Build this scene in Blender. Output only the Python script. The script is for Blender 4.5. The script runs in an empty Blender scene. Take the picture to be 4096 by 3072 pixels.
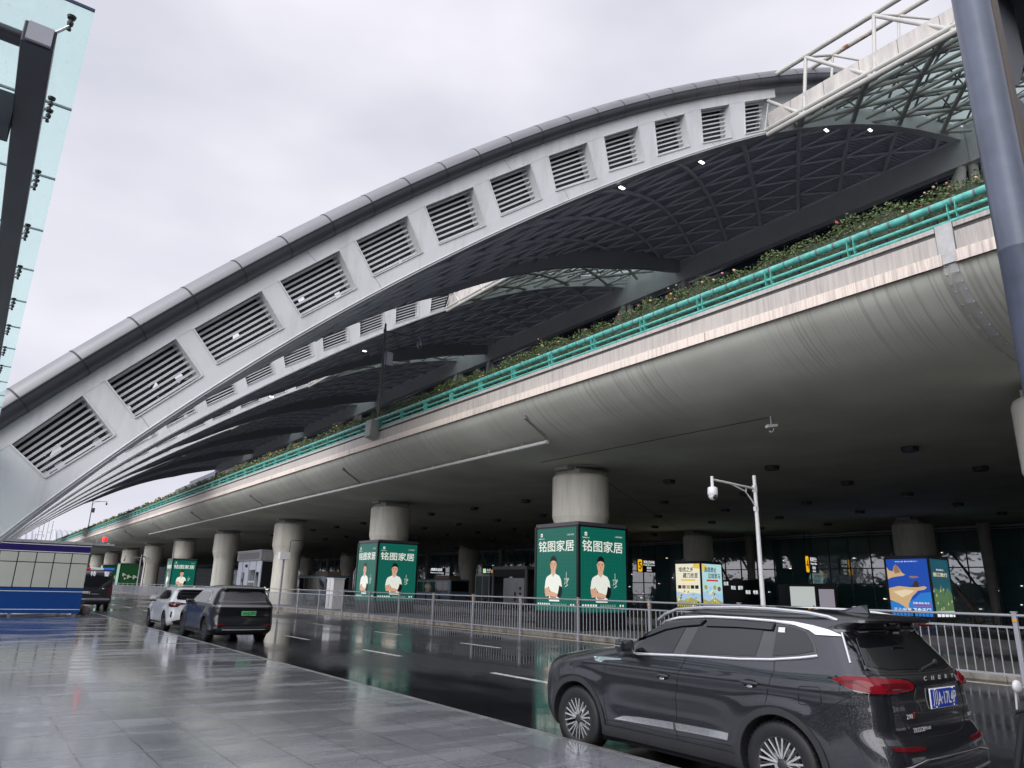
import bpy, bmesh, math, random
from mathutils import Vector, Matrix, geometry
from mathutils.bvhtree import BVHTree
random.seed(7)
C = bpy.context.scene.collection
SC = bpy.context.scene
pi = math.pi

# ------------------------------------------------------------------ camera
AZ, PITCH, ROLL = math.radians(36.3), math.radians(16.2), math.atan(242/9836)
fw = Vector((math.sin(AZ)*math.cos(PITCH), math.cos(AZ)*math.cos(PITCH), math.sin(PITCH)))
r0 = Vector((math.cos(AZ), -math.sin(AZ), 0)); u0 = r0.cross(fw)
rr = r0*math.cos(ROLL)+u0*math.sin(ROLL); uu = -r0*math.sin(ROLL)+u0*math.cos(ROLL)
cam = bpy.data.cameras.new('camera'); camo = bpy.data.objects.new('camera', cam); C.objects.link(camo)
M = Matrix((rr, uu, -fw)).transposed().to_4x4(); M.translation = Vector((0, 0, 1.79))
camo.matrix_world = M
cam.sensor_fit = 'HORIZONTAL'; cam.sensor_width = 36; cam.lens = 2851/4096*36
cam.clip_start = 0.05; cam.clip_end = 4000
SC.camera = camo

# ------------------------------------------------------------------ sky, sun, exposure
W = bpy.data.worlds.new('World'); SC.world = W; W.use_nodes = True
nt = W.node_tree; bg = nt.nodes['Background']
tc = nt.nodes.new('ShaderNodeTexCoord'); mp = nt.nodes.new('ShaderNodeMapping'); mp.inputs['Scale'].default_value = (1.0, 1.0, 2.2)
n1 = nt.nodes.new('ShaderNodeTexNoise'); n1.inputs['Scale'].default_value = 2.6; n1.inputs['Detail'].default_value = 4; n1.inputs['Roughness'].default_value = .45
cr = nt.nodes.new('ShaderNodeValToRGB')
cr.color_ramp.elements[0].position = .36; cr.color_ramp.elements[0].color = (.67, .68, .77, 1)
cr.color_ramp.elements[1].position = .66; cr.color_ramp.elements[1].color = (.90, .885, .97, 1)
sky = nt.nodes.new('ShaderNodeTexSky'); sky.sky_type = 'NISHITA'; sky.sun_disc = False
sky.sun_elevation = math.radians(26); sky.sun_rotation = math.radians(215)
mul = nt.nodes.new('ShaderNodeMix'); mul.data_type = 'RGBA'; mul.blend_type = 'ADD'; mul.inputs[0].default_value = .004
nt.links.new(tc.outputs['Generated'], mp.inputs[0]); nt.links.new(mp.outputs[0], n1.inputs['Vector'])
nt.links.new(n1.outputs['Fac'], cr.inputs[0]); nt.links.new(cr.outputs[0], mul.inputs[6]); nt.links.new(sky.outputs[0], mul.inputs[7])
# overcast luminance: the cloud deck is brighter around the hidden sun, behind and above the camera
vm = nt.nodes.new('ShaderNodeVectorMath'); vm.operation = 'DOT_PRODUCT'; vm.inputs[1].default_value = Vector((-.75, -.22, .62)).normalized()
nrm = nt.nodes.new('ShaderNodeVectorMath'); nrm.operation = 'NORMALIZE'; nt.links.new(tc.outputs['Generated'], nrm.inputs[0]); nt.links.new(nrm.outputs[0], vm.inputs[0])
mr0 = nt.nodes.new('ShaderNodeMapRange'); mr0.interpolation_type = 'SMOOTHSTEP'; mr0.inputs[1].default_value = .25; mr0.inputs[2].default_value = .95; mr0.inputs[3].default_value = 1.0; mr0.inputs[4].default_value = 2.5
nt.links.new(vm.outputs['Value'], mr0.inputs[0]); nt.links.new(mr0.outputs[0], bg.inputs[1])
nt.links.new(mul.outputs[2], bg.inputs[0])
sl = bpy.data.lights.new('sun', 'SUN'); sl.energy = 1.5; sl.angle = math.radians(50); sl.color = (1, .975, .94)
so = bpy.data.objects.new('sun', sl); C.objects.link(so)
so.rotation_euler = Vector((.74, .48, -.44)).to_track_quat('-Z', 'Y').to_euler()
SC.view_settings.view_transform = 'Standard'; SC.view_settings.look = 'None'; SC.view_settings.exposure = 0; SC.view_settings.gamma = 1
SC.cycles.max_bounces = 8; SC.cycles.diffuse_bounces = 5; SC.cycles.glossy_bounces = 4; SC.cycles.transparent_max_bounces = 10
SC.cycles.use_denoising = True

# ------------------------------------------------------------------ materials
MATS = {}
def mat(name, col, rough=.6, metal=0, coat=0, var=.12, vs=1.5, bump=0, bs=30, stain=None, emit=None, spec=.5, rv=0, coords='Object', sc=(1, 1, 1)):
    if name in MATS: return MATS[name]
    m = bpy.data.materials.new(name); m.use_nodes = True; t = m.node_tree; b = t.nodes['Principled BSDF']
    b.inputs['Base Color'].default_value = (*col, 1); b.inputs['Roughness'].default_value = rough; b.inputs['Metallic'].default_value = metal
    b.inputs['Coat Weight'].default_value = coat; b.inputs['Coat Roughness'].default_value = .03; b.inputs['Specular IOR Level'].default_value = spec
    if emit:
        b.inputs['Emission Color'].default_value = (*col, 1); b.inputs['Emission Strength'].default_value = emit
        b.inputs['Base Color'].default_value = (*[c*.3 for c in col], 1); b.inputs['Roughness'].default_value = .3
        MATS[name] = m; return m
    g = t.nodes.new('ShaderNodeTexCoord' if coords == 'Object' else 'ShaderNodeNewGeometry')
    mpn = t.nodes.new('ShaderNodeMapping'); mpn.inputs['Scale'].default_value = sc
    t.links.new(g.outputs['Object' if coords == 'Object' else 'Position'], mpn.inputs[0])
    if var:
        n = t.nodes.new('ShaderNodeTexNoise'); n.inputs['Scale'].default_value = vs; n.inputs['Detail'].default_value = 6; n.inputs['Roughness'].default_value = .65
        t.links.new(mpn.outputs[0], n.inputs['Vector'])
        r = t.nodes.new('ShaderNodeValToRGB'); r.color_ramp.elements[0].position = .28; r.color_ramp.elements[1].position = .72
        lo = [max(0, c*(1-var*1.6)) for c in col]; hi = [min(1, c*(1+var)) for c in col]
        if stain: lo = stain
        r.color_ramp.elements[0].color = (*lo, 1); r.color_ramp.elements[1].color = (*hi, 1)
        t.links.new(n.outputs['Fac'], r.inputs[0]); t.links.new(r.outputs[0], b.inputs['Base Color'])
        if rv:
            mr = t.nodes.new('ShaderNodeMapRange'); mr.inputs[1].default_value = .3; mr.inputs[2].default_value = .7
            mr.inputs[3].default_value = max(.02, rough-rv); mr.inputs[4].default_value = rough+rv
            t.links.new(n.outputs['Fac'], mr.inputs[0]); t.links.new(mr.outputs[0], b.inputs['Roughness'])
    if bump:
        n2 = t.nodes.new('ShaderNodeTexNoise'); n2.inputs['Scale'].default_value = bs; n2.inputs['Detail'].default_value = 3
        t.links.new(mpn.outputs[0], n2.inputs['Vector'])
        bp = t.nodes.new('ShaderNodeBump'); bp.inputs['Strength'].default_value = bump; bp.inputs['Distance'].default_value = .01
        t.links.new(n2.outputs['Fac'], bp.inputs['Height']); t.links.new(bp.outputs[0], b.inputs['Normal'])
    MATS[name] = m; return m
def E(name, col, s=1.0): return mat(name, col, emit=s)
def nodes_of(m): return m.node_tree, m.node_tree.nodes['Principled BSDF']

# ------------------------------------------------------------------ mesh builder
class MB:
    def __init__(s): s.v = []; s.f = []; s.m = []; s.sm = []
    def add(s, vs, fs, mi=0, smooth=False):
        o = len(s.v); s.v += [tuple(p) for p in vs]
        for f in fs: s.f.append(tuple(i+o for i in f)); s.m.append(mi); s.sm.append(smooth)
    def box(s, a, b, mi=0, bev=0):
        x0, x1 = sorted((a[0], b[0])); y0, y1 = sorted((a[1], b[1])); z0, z1 = sorted((a[2], b[2]))
        if bev:
            b_ = min(bev, (x1-x0)/2.01, (y1-y0)/2.01, (z1-z0)/2.01); bm = bmesh.new(); bmesh.ops.create_cube(bm, size=1)
            for v in bm.verts: v.co = Vector(((x0+x1)/2+v.co.x*(x1-x0), (y0+y1)/2+v.co.y*(y1-y0), (z0+z1)/2+v.co.z*(z1-z0)))
            bmesh.ops.bevel(bm, geom=bm.edges[:], offset=b_, segments=2, affect='EDGES', profile=.5)
            s.add([v.co for v in bm.verts], [[v.index for v in f.verts] for f in bm.faces], mi); bm.free(); return
        vs = [(x, y, z) for x in (x0, x1) for y in (y0, y1) for z in (z0, z1)]
        s.add(vs, [(0, 1, 3, 2), (4, 6, 7, 5), (0, 4, 5, 1), (2, 3, 7, 6), (0, 2, 6, 4), (1, 5, 7, 3)], mi)
    def obox(s, p0, p1, w, h, mi=0, up=(0, 0, 1)):
        p0 = Vector(p0); p1 = Vector(p1); d = (p1-p0).normalized(); u = Vector(up)
        if abs(d.dot(u)) > .98: u = Vector((0, 1, 0))
        l = d.cross(u).normalized(); u = l.cross(d)
        vs = [p+l*sx*w/2+u*sz*h/2 for p in (p0, p1) for sx, sz in ((-1, -1), (1, -1), (1, 1), (-1, 1))]
        s.add(vs, [(0, 3, 2, 1), (4, 5, 6, 7), (0, 1, 5, 4), (1, 2, 6, 5), (2, 3, 7, 6), (3, 0, 4, 7)], mi)
    def tube(s, pts, r, n=10, mi=0, cap=True, ell=None):
        pts = [Vector(p) for p in pts]; rs = r if isinstance(r, (list, tuple)) else [r]*len(pts)
        vs = []; prev = None
        for i, p in enumerate(pts):
            d = (pts[min(i+1, len(pts)-1)]-pts[max(i-1, 0)]).normalized()
            a = prev if prev is not None else (Vector((0, 0, 1)) if abs(d.z) < .9 else Vector((0, 1, 0)))
            l = d.cross(a).normalized(); a = l.cross(d).normalized(); prev = a
            for k in range(n):
                t = 2*pi*k/n; vs.append(p+(l*math.cos(t)+a*math.sin(t))*rs[i])
        fs = [(i*n+k, i*n+(k+1) % n, (i+1)*n+(k+1) % n, (i+1)*n+k) for i in range(len(pts)-1) for k in range(n)]
        s.add(vs, fs, mi, True)
        if cap: s.add(vs[:n], [tuple(range(n))[::-1]], mi); s.add(vs[-n:], [tuple(range(n))], mi)
    def lathe(s, prof, c=(0, 0, 0), n=24, axis='z', mi=0, smooth=True, cap=True):
        vs = []
        for r, h in prof:
            for k in range(n):
                t = 2*pi*k/n; a, b = r*math.cos(t), r*math.sin(t)
                vs.append((c[0]+a, c[1]+b, c[2]+h) if axis == 'z' else ((c[0]+h, c[1]+a, c[2]+b) if axis == 'x' else (c[0]+b, c[1]+h, c[2]+a)))
        m = len(prof)
        s.add(vs, [(i*n+k, i*n+(k+1) % n, (i+1)*n+(k+1) % n, (i+1)*n+k) for i in range(m-1) for k in range(n)], mi, smooth)
        if cap and prof[0][0] > 1e-4: s.add(vs[:n], [tuple(range(n))[::-1]], mi)
        if cap and prof[-1][0] > 1e-4: s.add(vs[-n:], [tuple(range(n))], mi)
    def ball(s, c, r, n=12, mi=0, sc=(1, 1, 1)):
        vs = []; m = n//2
        for i in range(m+1):
            a = pi*i/m
            for k in range(n):
                t = 2*pi*k/n; vs.append((c[0]+r*sc[0]*math.sin(a)*math.cos(t), c[1]+r*sc[1]*math.sin(a)*math.sin(t), c[2]+r*sc[2]*math.cos(a)))
        s.add(vs, [(i*n+k, (i+1)*n+k, (i+1)*n+(k+1) % n, i*n+(k+1) % n) for i in range(m) for k in range(n)], mi, True)
    def grid(s, fn, nu, nv, mi=0, smooth=True, flip=False):
        vs = [fn(i/nu, j/nv) for i in range(nu+1) for j in range(nv+1)]
        fs = []
        for i in range(nu):
            for j in range(nv):
                a = i*(nv+1)+j; q = (a, a+1, a+nv+2, a+nv+1); fs.append(q[::-1] if flip else q)
        s.add(vs, fs, mi, smooth)
    def prism(s, poly, fn, mi=0):
        """poly: 2D points, fn(p, side) -> 3D for side 0/1"""
        n = len(poly); vs = [fn(p, 0) for p in poly]+[fn(p, 1) for p in poly]
        s.add(vs, [tuple(range(n))[::-1], tuple(range(n, 2*n))]+[(i, (i+1) % n, n+(i+1) % n, n+i) for i in range(n)], mi)
    def strip(s, A, B, fn, mi=0):
        """solid ribbon between 2D polylines A and B; fn(p2, side)"""
        n = len(A); vs = []
        for sd in (0, 1): vs += [fn(p, sd) for p in A]+[fn(p, sd) for p in B]
        fs = []
        for i in range(n-1):
            fs += [(i, i+1, n+i+1, n+i), (2*n+i, 3*n+i, 3*n+i+1, 2*n+i+1), (i, 2*n+i, 2*n+i+1, i+1), (n+i, n+i+1, 3*n+i+1, 3*n+i)]
        fs += [(0, n, 3*n, 2*n), (n-1, 3*n-1, 4*n-1, 2*n-1)]
        s.add(vs, fs, mi)
    def text(s, body, size, org, xd, yd, mi=0, bold=0, center=False, width=None, shear=0):
        vs, fs = textmesh(body, 0)
        if not vs: return
        x0 = min(v[0] for v in vs); x1 = max(v[0] for v in vs)
        sx = size
        if width: sx = width/(x1-x0)
        o = Vector(org); xd = Vector(xd); yd = Vector(yd); off = (x0+x1)/2 if center else x0
        nn_ = xd.cross(yd).normalized()*.0006; w_ = bold*.75
        for i, (dx, dy) in enumerate(((0, 0), (w_, 0), (-w_, 0), (0, w_), (0, -w_), (w_*.7, w_*.7), (-w_*.7, -w_*.7)) if bold else ((0, 0),)):
            s.add([o+nn_*i+xd*((v[0]+dx-off+shear*v[1])*sx)+yd*((v[1]+dy)*size) for v in vs], fs, mi)
    def build(s, name, mats, parent=None, world=True):
        me = bpy.data.meshes.new(name); loc = Vector((0, 0, 0))
        p = parent
        if world:
            while p: loc += p.location; p = p.parent
        me.from_pydata([tuple(Vector(v)-loc) for v in s.v] if world else s.v, [], s.f)
        if not isinstance(mats, (list, tuple)): mats = [mats]
        for m in mats: me.materials.append(m)
        me.polygons.foreach_set('material_index', s.m); me.polygons.foreach_set('use_smooth', s.sm)
        bm = bmesh.new(); bm.from_mesh(me)
        if len(bm.faces) < 60000:
            try: bmesh.ops.recalc_face_normals(bm, faces=bm.faces[:])
            except Exception: pass
        bm.to_mesh(me); bm.free(); me.update()
        o = bpy.data.objects.new(name, me); C.objects.link(o)
        if parent: o.parent = parent
        return o
_tx = {}
def textmesh(body, bold=0):
    k = (body, bold)
    if k in _tx: return _tx[k]
    c = bpy.data.curves.new('t', 'FONT'); c.body = body; c.offset = bold; c.resolution_u = 3
    o = bpy.data.objects.new('t', c); C.objects.link(o)
    dg = bpy.context.evaluated_depsgraph_get(); dg.update()
    m = bpy.data.meshes.new_from_object(o.evaluated_get(dg))
    r = ([tuple(v.co) for v in m.vertices], [tuple(p.vertices) for p in m.polygons])
    bpy.data.meshes.remove(m); bpy.data.objects.remove(o); bpy.data.curves.remove(c)
    _tx[k] = r; return r
def tag(o, label, cat, group=None):
    o['label'] = label; o['category'] = cat
    if group: o['group'] = group
    return o
def thing(name, label, cat, loc=(0, 0, 0), group=None, rz=0):
    o = bpy.data.objects.new(name, None); C.objects.link(o); o.location = loc; o.rotation_euler = (0, 0, rz)
    o.empty_display_size = .3
    return tag(o, label, cat, group)
def struct(o): o['kind'] = 'structure'; return o
def dup(root, loc, label, group=None, rz=None):
    r = root.copy(); C.objects.link(r); r.location = loc; r['label'] = label
    if rz is not None: r.rotation_euler = (0, 0, rz)
    if group: r['group'] = group
    for ch in list(root.children):
        c = ch.copy(); C.objects.link(c); c.parent = r
        for g in ch.children:
            d = g.copy(); C.objects.link(d); d.parent = c
    return r
ORD = ['first', 'second', 'third', 'fourth', 'fifth', 'sixth', 'seventh', 'eighth', 'ninth', 'tenth', 'eleventh', 'twelfth', 'thirteenth', 'fourteenth']
def lerp(a, b, t): return a+(b-a)*t
def interp(tab, x):
    if x <= tab[0][0]: return tab[0][1]
    for (a, p), (b, q) in zip(tab, tab[1:]):
        if x <= b: return p+(q-p)*(x-a)/(b-a)
    return tab[-1][1]
def spline(tab, x):
    """Catmull-Rom through (x, y) knots"""
    n = len(tab)
    if x <= tab[0][0]: return tab[0][1]+(x-tab[0][0])*(tab[1][1]-tab[0][1])/(tab[1][0]-tab[0][0])
    if x >= tab[-1][0]: return tab[-1][1]+(x-tab[-1][0])*(tab[-1][1]-tab[-2][1])/(tab[-1][0]-tab[-2][0])
    for i in range(n-1):
        if x <= tab[i+1][0]: break
    x0, y0 = tab[i]; x1, y1 = tab[i+1]; h = x1-x0; t = (x-x0)/h
    m0 = ((y1-tab[i-1][1])/(x1-tab[i-1][0]) if i > 0 else (y1-y0)/h)*h
    m1 = ((tab[i+2][1]-y0)/(tab[i+2][0]-x0) if i < n-2 else (y1-y0)/h)*h
    return (2*t**3-3*t*t+1)*y0+(t**3-2*t*t+t)*m0+(-2*t**3+3*t*t)*y1+(t**3-t*t)*m1

# common materials
concrete = mat('concrete_weathered', (.40, .395, .37), .75, var=.14, vs=.8, bump=.2, bs=25)
col_paint = mat('pillar_paint', (.66, .65, .57), .6, var=.05, vs=1.2)
steel_grey = mat('galvanised_steel', (.36, .37, .40), .45, metal=.3, var=.06, vs=3)
black_frame = mat('black_frame', (.012, .013, .015), .3, var=0)
dark = mat('dark_matt', (.02, .021, .025), .6, var=0)
rubber = mat('tyre_rubber', (.012, .012, .013), .55, var=.1, vs=20)
white_paint = mat('white_painted_metal', (.72, .72, .72), .4, var=.05, vs=2)
chrome = mat('chrome', (.75, .76, .78), .12, metal=1, var=0)
# ================================================================== SETTING
def plane_obj(name, x0, x1, y0, y1, z, m, z1=None):
    b = MB(); b.box((x0, y0, z1 if z1 is not None else z-.004), (x1, y1, z), 0) if z1 is not None else b.add([(x0, y0, z), (x1, y0, z), (x1, y1, z), (x0, y1, z)], [(0, 1, 2, 3)])
    return struct(b.build(name, m))

# wet asphalt: dark, with smooth wet film broken by drier patches
asph = mat('wet_asphalt', (.022, .023, .026), .2, var=0)
t, b_ = nodes_of(asph)
g = t.nodes.new('ShaderNodeNewGeometry'); m1_ = t.nodes.new('ShaderNodeMapping'); m1_.inputs['Scale'].default_value = (.22, .09, 1); t.links.new(g.outputs['Position'], m1_.inputs[0])
na = t.nodes.new('ShaderNodeTexNoise'); na.inputs['Scale'].default_value = 1; na.inputs['Detail'].default_value = 5; t.links.new(m1_.outputs[0], na.inputs['Vector'])
r_ = t.nodes.new('ShaderNodeMapRange'); r_.inputs[1].default_value = .42; r_.inputs[2].default_value = .6; r_.inputs[3].default_value = .04; r_.inputs[4].default_value = .28
t.links.new(na.outputs['Fac'], r_.inputs[0]); t.links.new(r_.outputs[0], b_.inputs['Roughness'])
rc = t.nodes.new('ShaderNodeValToRGB'); rc.color_ramp.elements[0].position = .42; rc.color_ramp.elements[1].position = .6
rc.color_ramp.elements[0].color = (.010, .0105, .013, 1); rc.color_ramp.elements[1].color = (.042, .043, .047, 1)
t.links.new(na.outputs['Fac'], rc.inputs[0]); t.links.new(rc.outputs[0], b_.inputs['Base Color'])
nb = t.nodes.new('ShaderNodeTexNoise'); nb.inputs['Scale'].default_value = 60; nb.inputs['Detail'].default_value = 2; t.links.new(g.outputs['Position'], nb.inputs['Vector'])
nc = t.nodes.new('ShaderNodeTexNoise'); nc.inputs['Scale'].default_value = 2.2; nc.inputs['Detail'].default_value = 2; t.links.new(g.outputs['Position'], nc.inputs['Vector'])
ad = t.nodes.new('ShaderNodeMath'); ad.operation = 'MULTIPLY_ADD'; ad.inputs[1].default_value = .12; t.links.new(nb.outputs['Fac'], ad.inputs[0]); t.links.new(nc.outputs['Fac'], ad.inputs[2])
bp = t.nodes.new('ShaderNodeBump'); bp.inputs['Strength'].default_value = .22; bp.inputs['Distance'].default_value = .008
t.links.new(ad.outputs[0], bp.inputs['Height']); t.links.new(bp.outputs[0], b_.inputs['Normal'])

# wet granite slabs
gran = mat('wet_granite_slabs', (.2, .2, .2), .2, var=0)
t, b_ = nodes_of(gran)
g = t.nodes.new('ShaderNodeNewGeometry')
mp_ = t.nodes.new('ShaderNodeMapping'); mp_.inputs['Rotation'].default_value = (0, 0, pi/2); t.links.new(g.outputs['Position'], mp_.inputs[0])
br = t.nodes.new('ShaderNodeTexBrick'); br.offset = .5; br.inputs['Scale'].default_value = 1; br.inputs['Brick Width'].default_value = .9; br.inputs['Row Height'].default_value = .6
br.inputs['Mortar Size'].default_value = .007; br.inputs['Mortar Smooth'].default_value = .2
br.inputs['Color1'].default_value = (.245, .252, .27, 1); br.inputs['Color2'].default_value = (.30, .308, .325, 1); br.inputs['Mortar'].default_value = (.07, .07, .075, 1)
t.links.new(mp_.outputs[0], br.inputs['Vector'])
ns = t.nodes.new('ShaderNodeTexNoise'); ns.inputs['Scale'].default_value = 75; ns.inputs['Detail'].default_value = 4; ns.inputs['Roughness'].default_value = .8; t.links.new(g.outputs['Position'], ns.inputs['Vector'])
rs = t.nodes.new('ShaderNodeValToRGB'); rs.color_ramp.elements[0].position = .35; rs.color_ramp.elements[1].position = .65; rs.color_ramp.elements[0].color = (.4, .4, .42, 1); rs.color_ramp.elements[1].color = (1.7, 1.7, 1.7, 1)
t.links.new(ns.outputs['Fac'], rs.inputs[0])
mx = t.nodes.new('ShaderNodeMix'); mx.data_type = 'RGBA'; mx.blend_type = 'MULTIPLY'; mx.inputs[0].default_value = 1
t.links.new(br.outputs['Color'], mx.inputs[6]); t.links.new(rs.outputs[0], mx.inputs[7]); t.links.new(mx.outputs[2], b_.inputs['Base Color'])
m2_ = t.nodes.new('ShaderNodeMapping'); m2_.inputs['Rotation'].default_value = (0, 0, math.radians(36)); m2_.inputs['Scale'].default_value = (.35, 1.5, 1); t.links.new(g.outputs['Position'], m2_.inputs[0])
nw = t.nodes.new('ShaderNodeTexNoise'); nw.inputs['Scale'].default_value = 1.1; nw.inputs['Detail'].default_value = 7; nw.inputs['Roughness'].default_value = .6; t.links.new(m2_.outputs[0], nw.inputs['Vector'])
rw = t.nodes.new('ShaderNodeMapRange'); rw.inputs[1].default_value = .44; rw.inputs[2].default_value = .56; rw.inputs[3].default_value = .03; rw.inputs[4].default_value = .30
b_.inputs['Specular IOR Level'].default_value = .5; b_.inputs['Coat Weight'].default_value = 1; b_.inputs['Coat IOR'].default_value = 1.6
rw2 = t.nodes.new('ShaderNodeMapRange'); rw2.inputs[1].default_value = .47; rw2.inputs[2].default_value = .60; rw2.inputs[3].default_value = .02; rw2.inputs[4].default_value = .20; t.links.new(nw.outputs['Fac'], rw2.inputs[0]); t.links.new(rw2.outputs[0], b_.inputs['Coat Roughness'])
t.links.new(nw.outputs['Fac'], rw.inputs[0]); t.links.new(rw.outputs[0], b_.inputs['Roughness'])
ms = t.nodes.new('ShaderNodeMath'); ms.operation = 'MULTIPLY_ADD'; ms.inputs[1].default_value = -.5; t.links.new(br.outputs['Fac'], ms.inputs[0])
nz = t.nodes.new('ShaderNodeTexNoise'); nz.inputs['Scale'].default_value = 9; nz.inputs['Detail'].default_value = 6; nz.inputs['Roughness'].default_value = .7; t.links.new(m2_.outputs[0], nz.inputs['Vector'])
t.links.new(nz.outputs['Fac'], ms.inputs[2])
bp = t.nodes.new('ShaderNodeBump'); bp.inputs['Strength'].default_value = .3; bp.inputs['Distance'].default_value = .006
t.links.new(ms.outputs[0], bp.inputs['Height']); t.links.new(bp.outputs[0], b_.inputs['Normal'])
bp2 = t.nodes.new('ShaderNodeBump'); bp2.inputs['Strength'].default_value = .12; bp2.inputs['Distance'].default_value = .006
t.links.new(nz.outputs['Fac'], bp2.inputs['Height']); t.links.new(bp2.outputs[0], b_.inputs['Coat Normal'])

ground_m = mat('distant_ground', (.06, .062, .065), .5, var=.2, vs=.05, coords='P')
plane_obj('ground', -900, 900, -300, 1500, -.03, ground_m)
plane_obj('road', 6.07, 20.2, -40, 420, 0, asph)
plane_obj('bus_road', 25.3, 34.0, -40, 420, .004, asph)
plane_obj('bus_road', 40, 52, -40, 420, .004, asph)
pv = MB(); pv.box((-60, -25, -.02), (5.94, 320, .15)); struct(pv.build('plaza_pavement', gran))
kerb_m = mat('wet_kerb_stone', (.2, .2, .2), .35, var=.25, vs=3, bump=.4, bs=40, coords='P', rv=.15)
kb = MB()
y = -12.0
while y < 320:
    kb.box((5.945, y, -.02), (6.075, y+.99 if y < 60 else y+9.99, .147), 0, bev=.012 if y < 45 else 0); y += 1.0 if y < 60 else 10
struct(kb.build('kerb', kerb_m))
med_m = mat('median_concrete', (.15, .145, .14), .45, var=.35, vs=1.6, coords='P', bump=.4, bs=20, rv=.15)
mk = mat('median_kerb_stained', (.34, .31, .26), .6, var=.45, vs=2.2, coords='P', bump=.5, bs=25, stain=(.11, .095, .075))
b = MB(); b.box((20.62, -40, -.02), (25.3, 420, .155)); struct(b.build('median_pavement', med_m))
b = MB(); y = -20
while y < 400: b.box((20.45, y, -.02), (20.62, y+1.19, .18), 0, bev=.015 if y < 60 else 0); y += 1.2
struct(b.build('median_kerb', mk))
b = MB(); b.box((34, -40, -.02), (40, 420, .38)); struct(b.build('platform_pavement', med_m))
b = MB(); b.box((52, -40, -.02), (67, 420, .2)); struct(b.build('terminal_pavement', med_m))
line_m = mat('road_paint_white', (.55, .55, .52), .4, var=.3, vs=4, coords='P', stain=(.25, .25, .24))
line_y = mat('road_paint_edge', (.62, .58, .47), .4, var=.25, vs=4, coords='P', stain=(.3, .28, .22))
b = MB()
for x0, st in ((10.0, 5.9+.0), (14.45, 5.0)):
    pass
for k in range(-4, 40):
    for x0, st in ((9.98, 13.0), (14.43, 13.9)):
        yy = st+k*6.8 if x0 > 12 else st+(k)*6.7
        b.box((x0, yy-1.15+(.5 if x0 > 12 else .0), .001), (x0+.15, yy+1.15+(.5 if x0 > 12 else 0), .005))
struct(b.build('lane_markings', line_m))
b = MB(); b.box((19.42, -40, .001), (19.58, 400, .005)); b.box((6.45, 30, .001), (6.57, 300, .005)); struct(b.build('edge_line', line_y))

# ================================================================== VIADUCT
XE = 17.4
# soffit with run-off streaks
sof = mat('soffit_concrete', (.3, .3, .26), .85, var=0, spec=.15)
t, b_ = nodes_of(sof); g = t.nodes.new('ShaderNodeNewGeometry')
sx = t.nodes.new('ShaderNodeSeparateXYZ'); t.links.new(g.outputs['Position'], sx.inputs[0])
m_ = t.nodes.new('ShaderNodeMapping'); m_.inputs['Scale'].default_value = (.10, 17, .05); t.links.new(g.outputs['Position'], m_.inputs[0])
n_ = t.nodes.new('ShaderNodeTexNoise'); n_.inputs['Scale'].default_value = 1; n_.inputs['Detail'].default_value = 3; n_.inputs['Roughness'].default_value = .7; t.links.new(m_.outputs[0], n_.inputs['Vector'])
lr = t.nodes.new('ShaderNodeValToRGB'); lr.color_ramp.elements[0].position = .40; lr.color_ramp.elements[0].color = (.8, .8, .8, 1); lr.color_ramp.elements[1].position = .49; lr.color_ramp.elements[1].color = (0, 0, 0, 1); t.links.new(n_.outputs['Fac'], lr.inputs[0])
mz = t.nodes.new('ShaderNodeMapRange'); mz.inputs[1].default_value = 7.86; mz.inputs[2].default_value = 8.5; t.links.new(sx.outputs['Z'], mz.inputs[0])
m3 = t.nodes.new('ShaderNodeMapping'); m3.inputs['Scale'].default_value = (.02, .16, .02); t.links.new(g.outputs['Position'], m3.inputs[0])
n3 = t.nodes.new('ShaderNodeTexNoise'); n3.inputs['Scale'].default_value = 1; n3.inputs['Detail'].default_value = 3; t.links.new(m3.outputs[0], n3.inputs['Vector'])
r3 = t.nodes.new('ShaderNodeMapRange'); r3.inputs[1].default_value = .42; r3.inputs[2].default_value = .52; t.links.new(n3.outputs['Fac'], r3.inputs[0])
mm = t.nodes.new('ShaderNodeMath'); mm.operation = 'MULTIPLY'; t.links.new(lr.outputs[0], mm.inputs[0]); t.links.new(mz.outputs[0], mm.inputs[1])
mm2 = t.nodes.new('ShaderNodeMath'); mm2.operation = 'MULTIPLY'; t.links.new(mm.outputs[0], mm2.inputs[0]); t.links.new(r3.outputs[0], mm2.inputs[1])
nbz = t.nodes.new('ShaderNodeTexNoise'); nbz.inputs['Scale'].default_value = .35; nbz.inputs['Detail'].default_value = 6; t.links.new(g.outputs['Position'], nbz.inputs['Vector'])
rb = t.nodes.new('ShaderNodeValToRGB'); rb.color_ramp.elements[0].position = .3; rb.color_ramp.elements[1].position = .7; rb.color_ramp.elements[0].color = (.47, .475, .41, 1); rb.color_ramp.elements[1].color = (.60, .605, .53, 1); t.links.new(nbz.outputs['Fac'], rb.inputs[0])
mc = t.nodes.new('ShaderNodeMix'); mc.data_type = 'RGBA'; mc.inputs[7].default_value = (.38, .37, .33, 1); t.links.new(mm2.outputs[0], mc.inputs[0]); t.links.new(rb.outputs[0], mc.inputs[6]); t.links.new(mc.outputs[2], b_.inputs['Base Color'])

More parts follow.
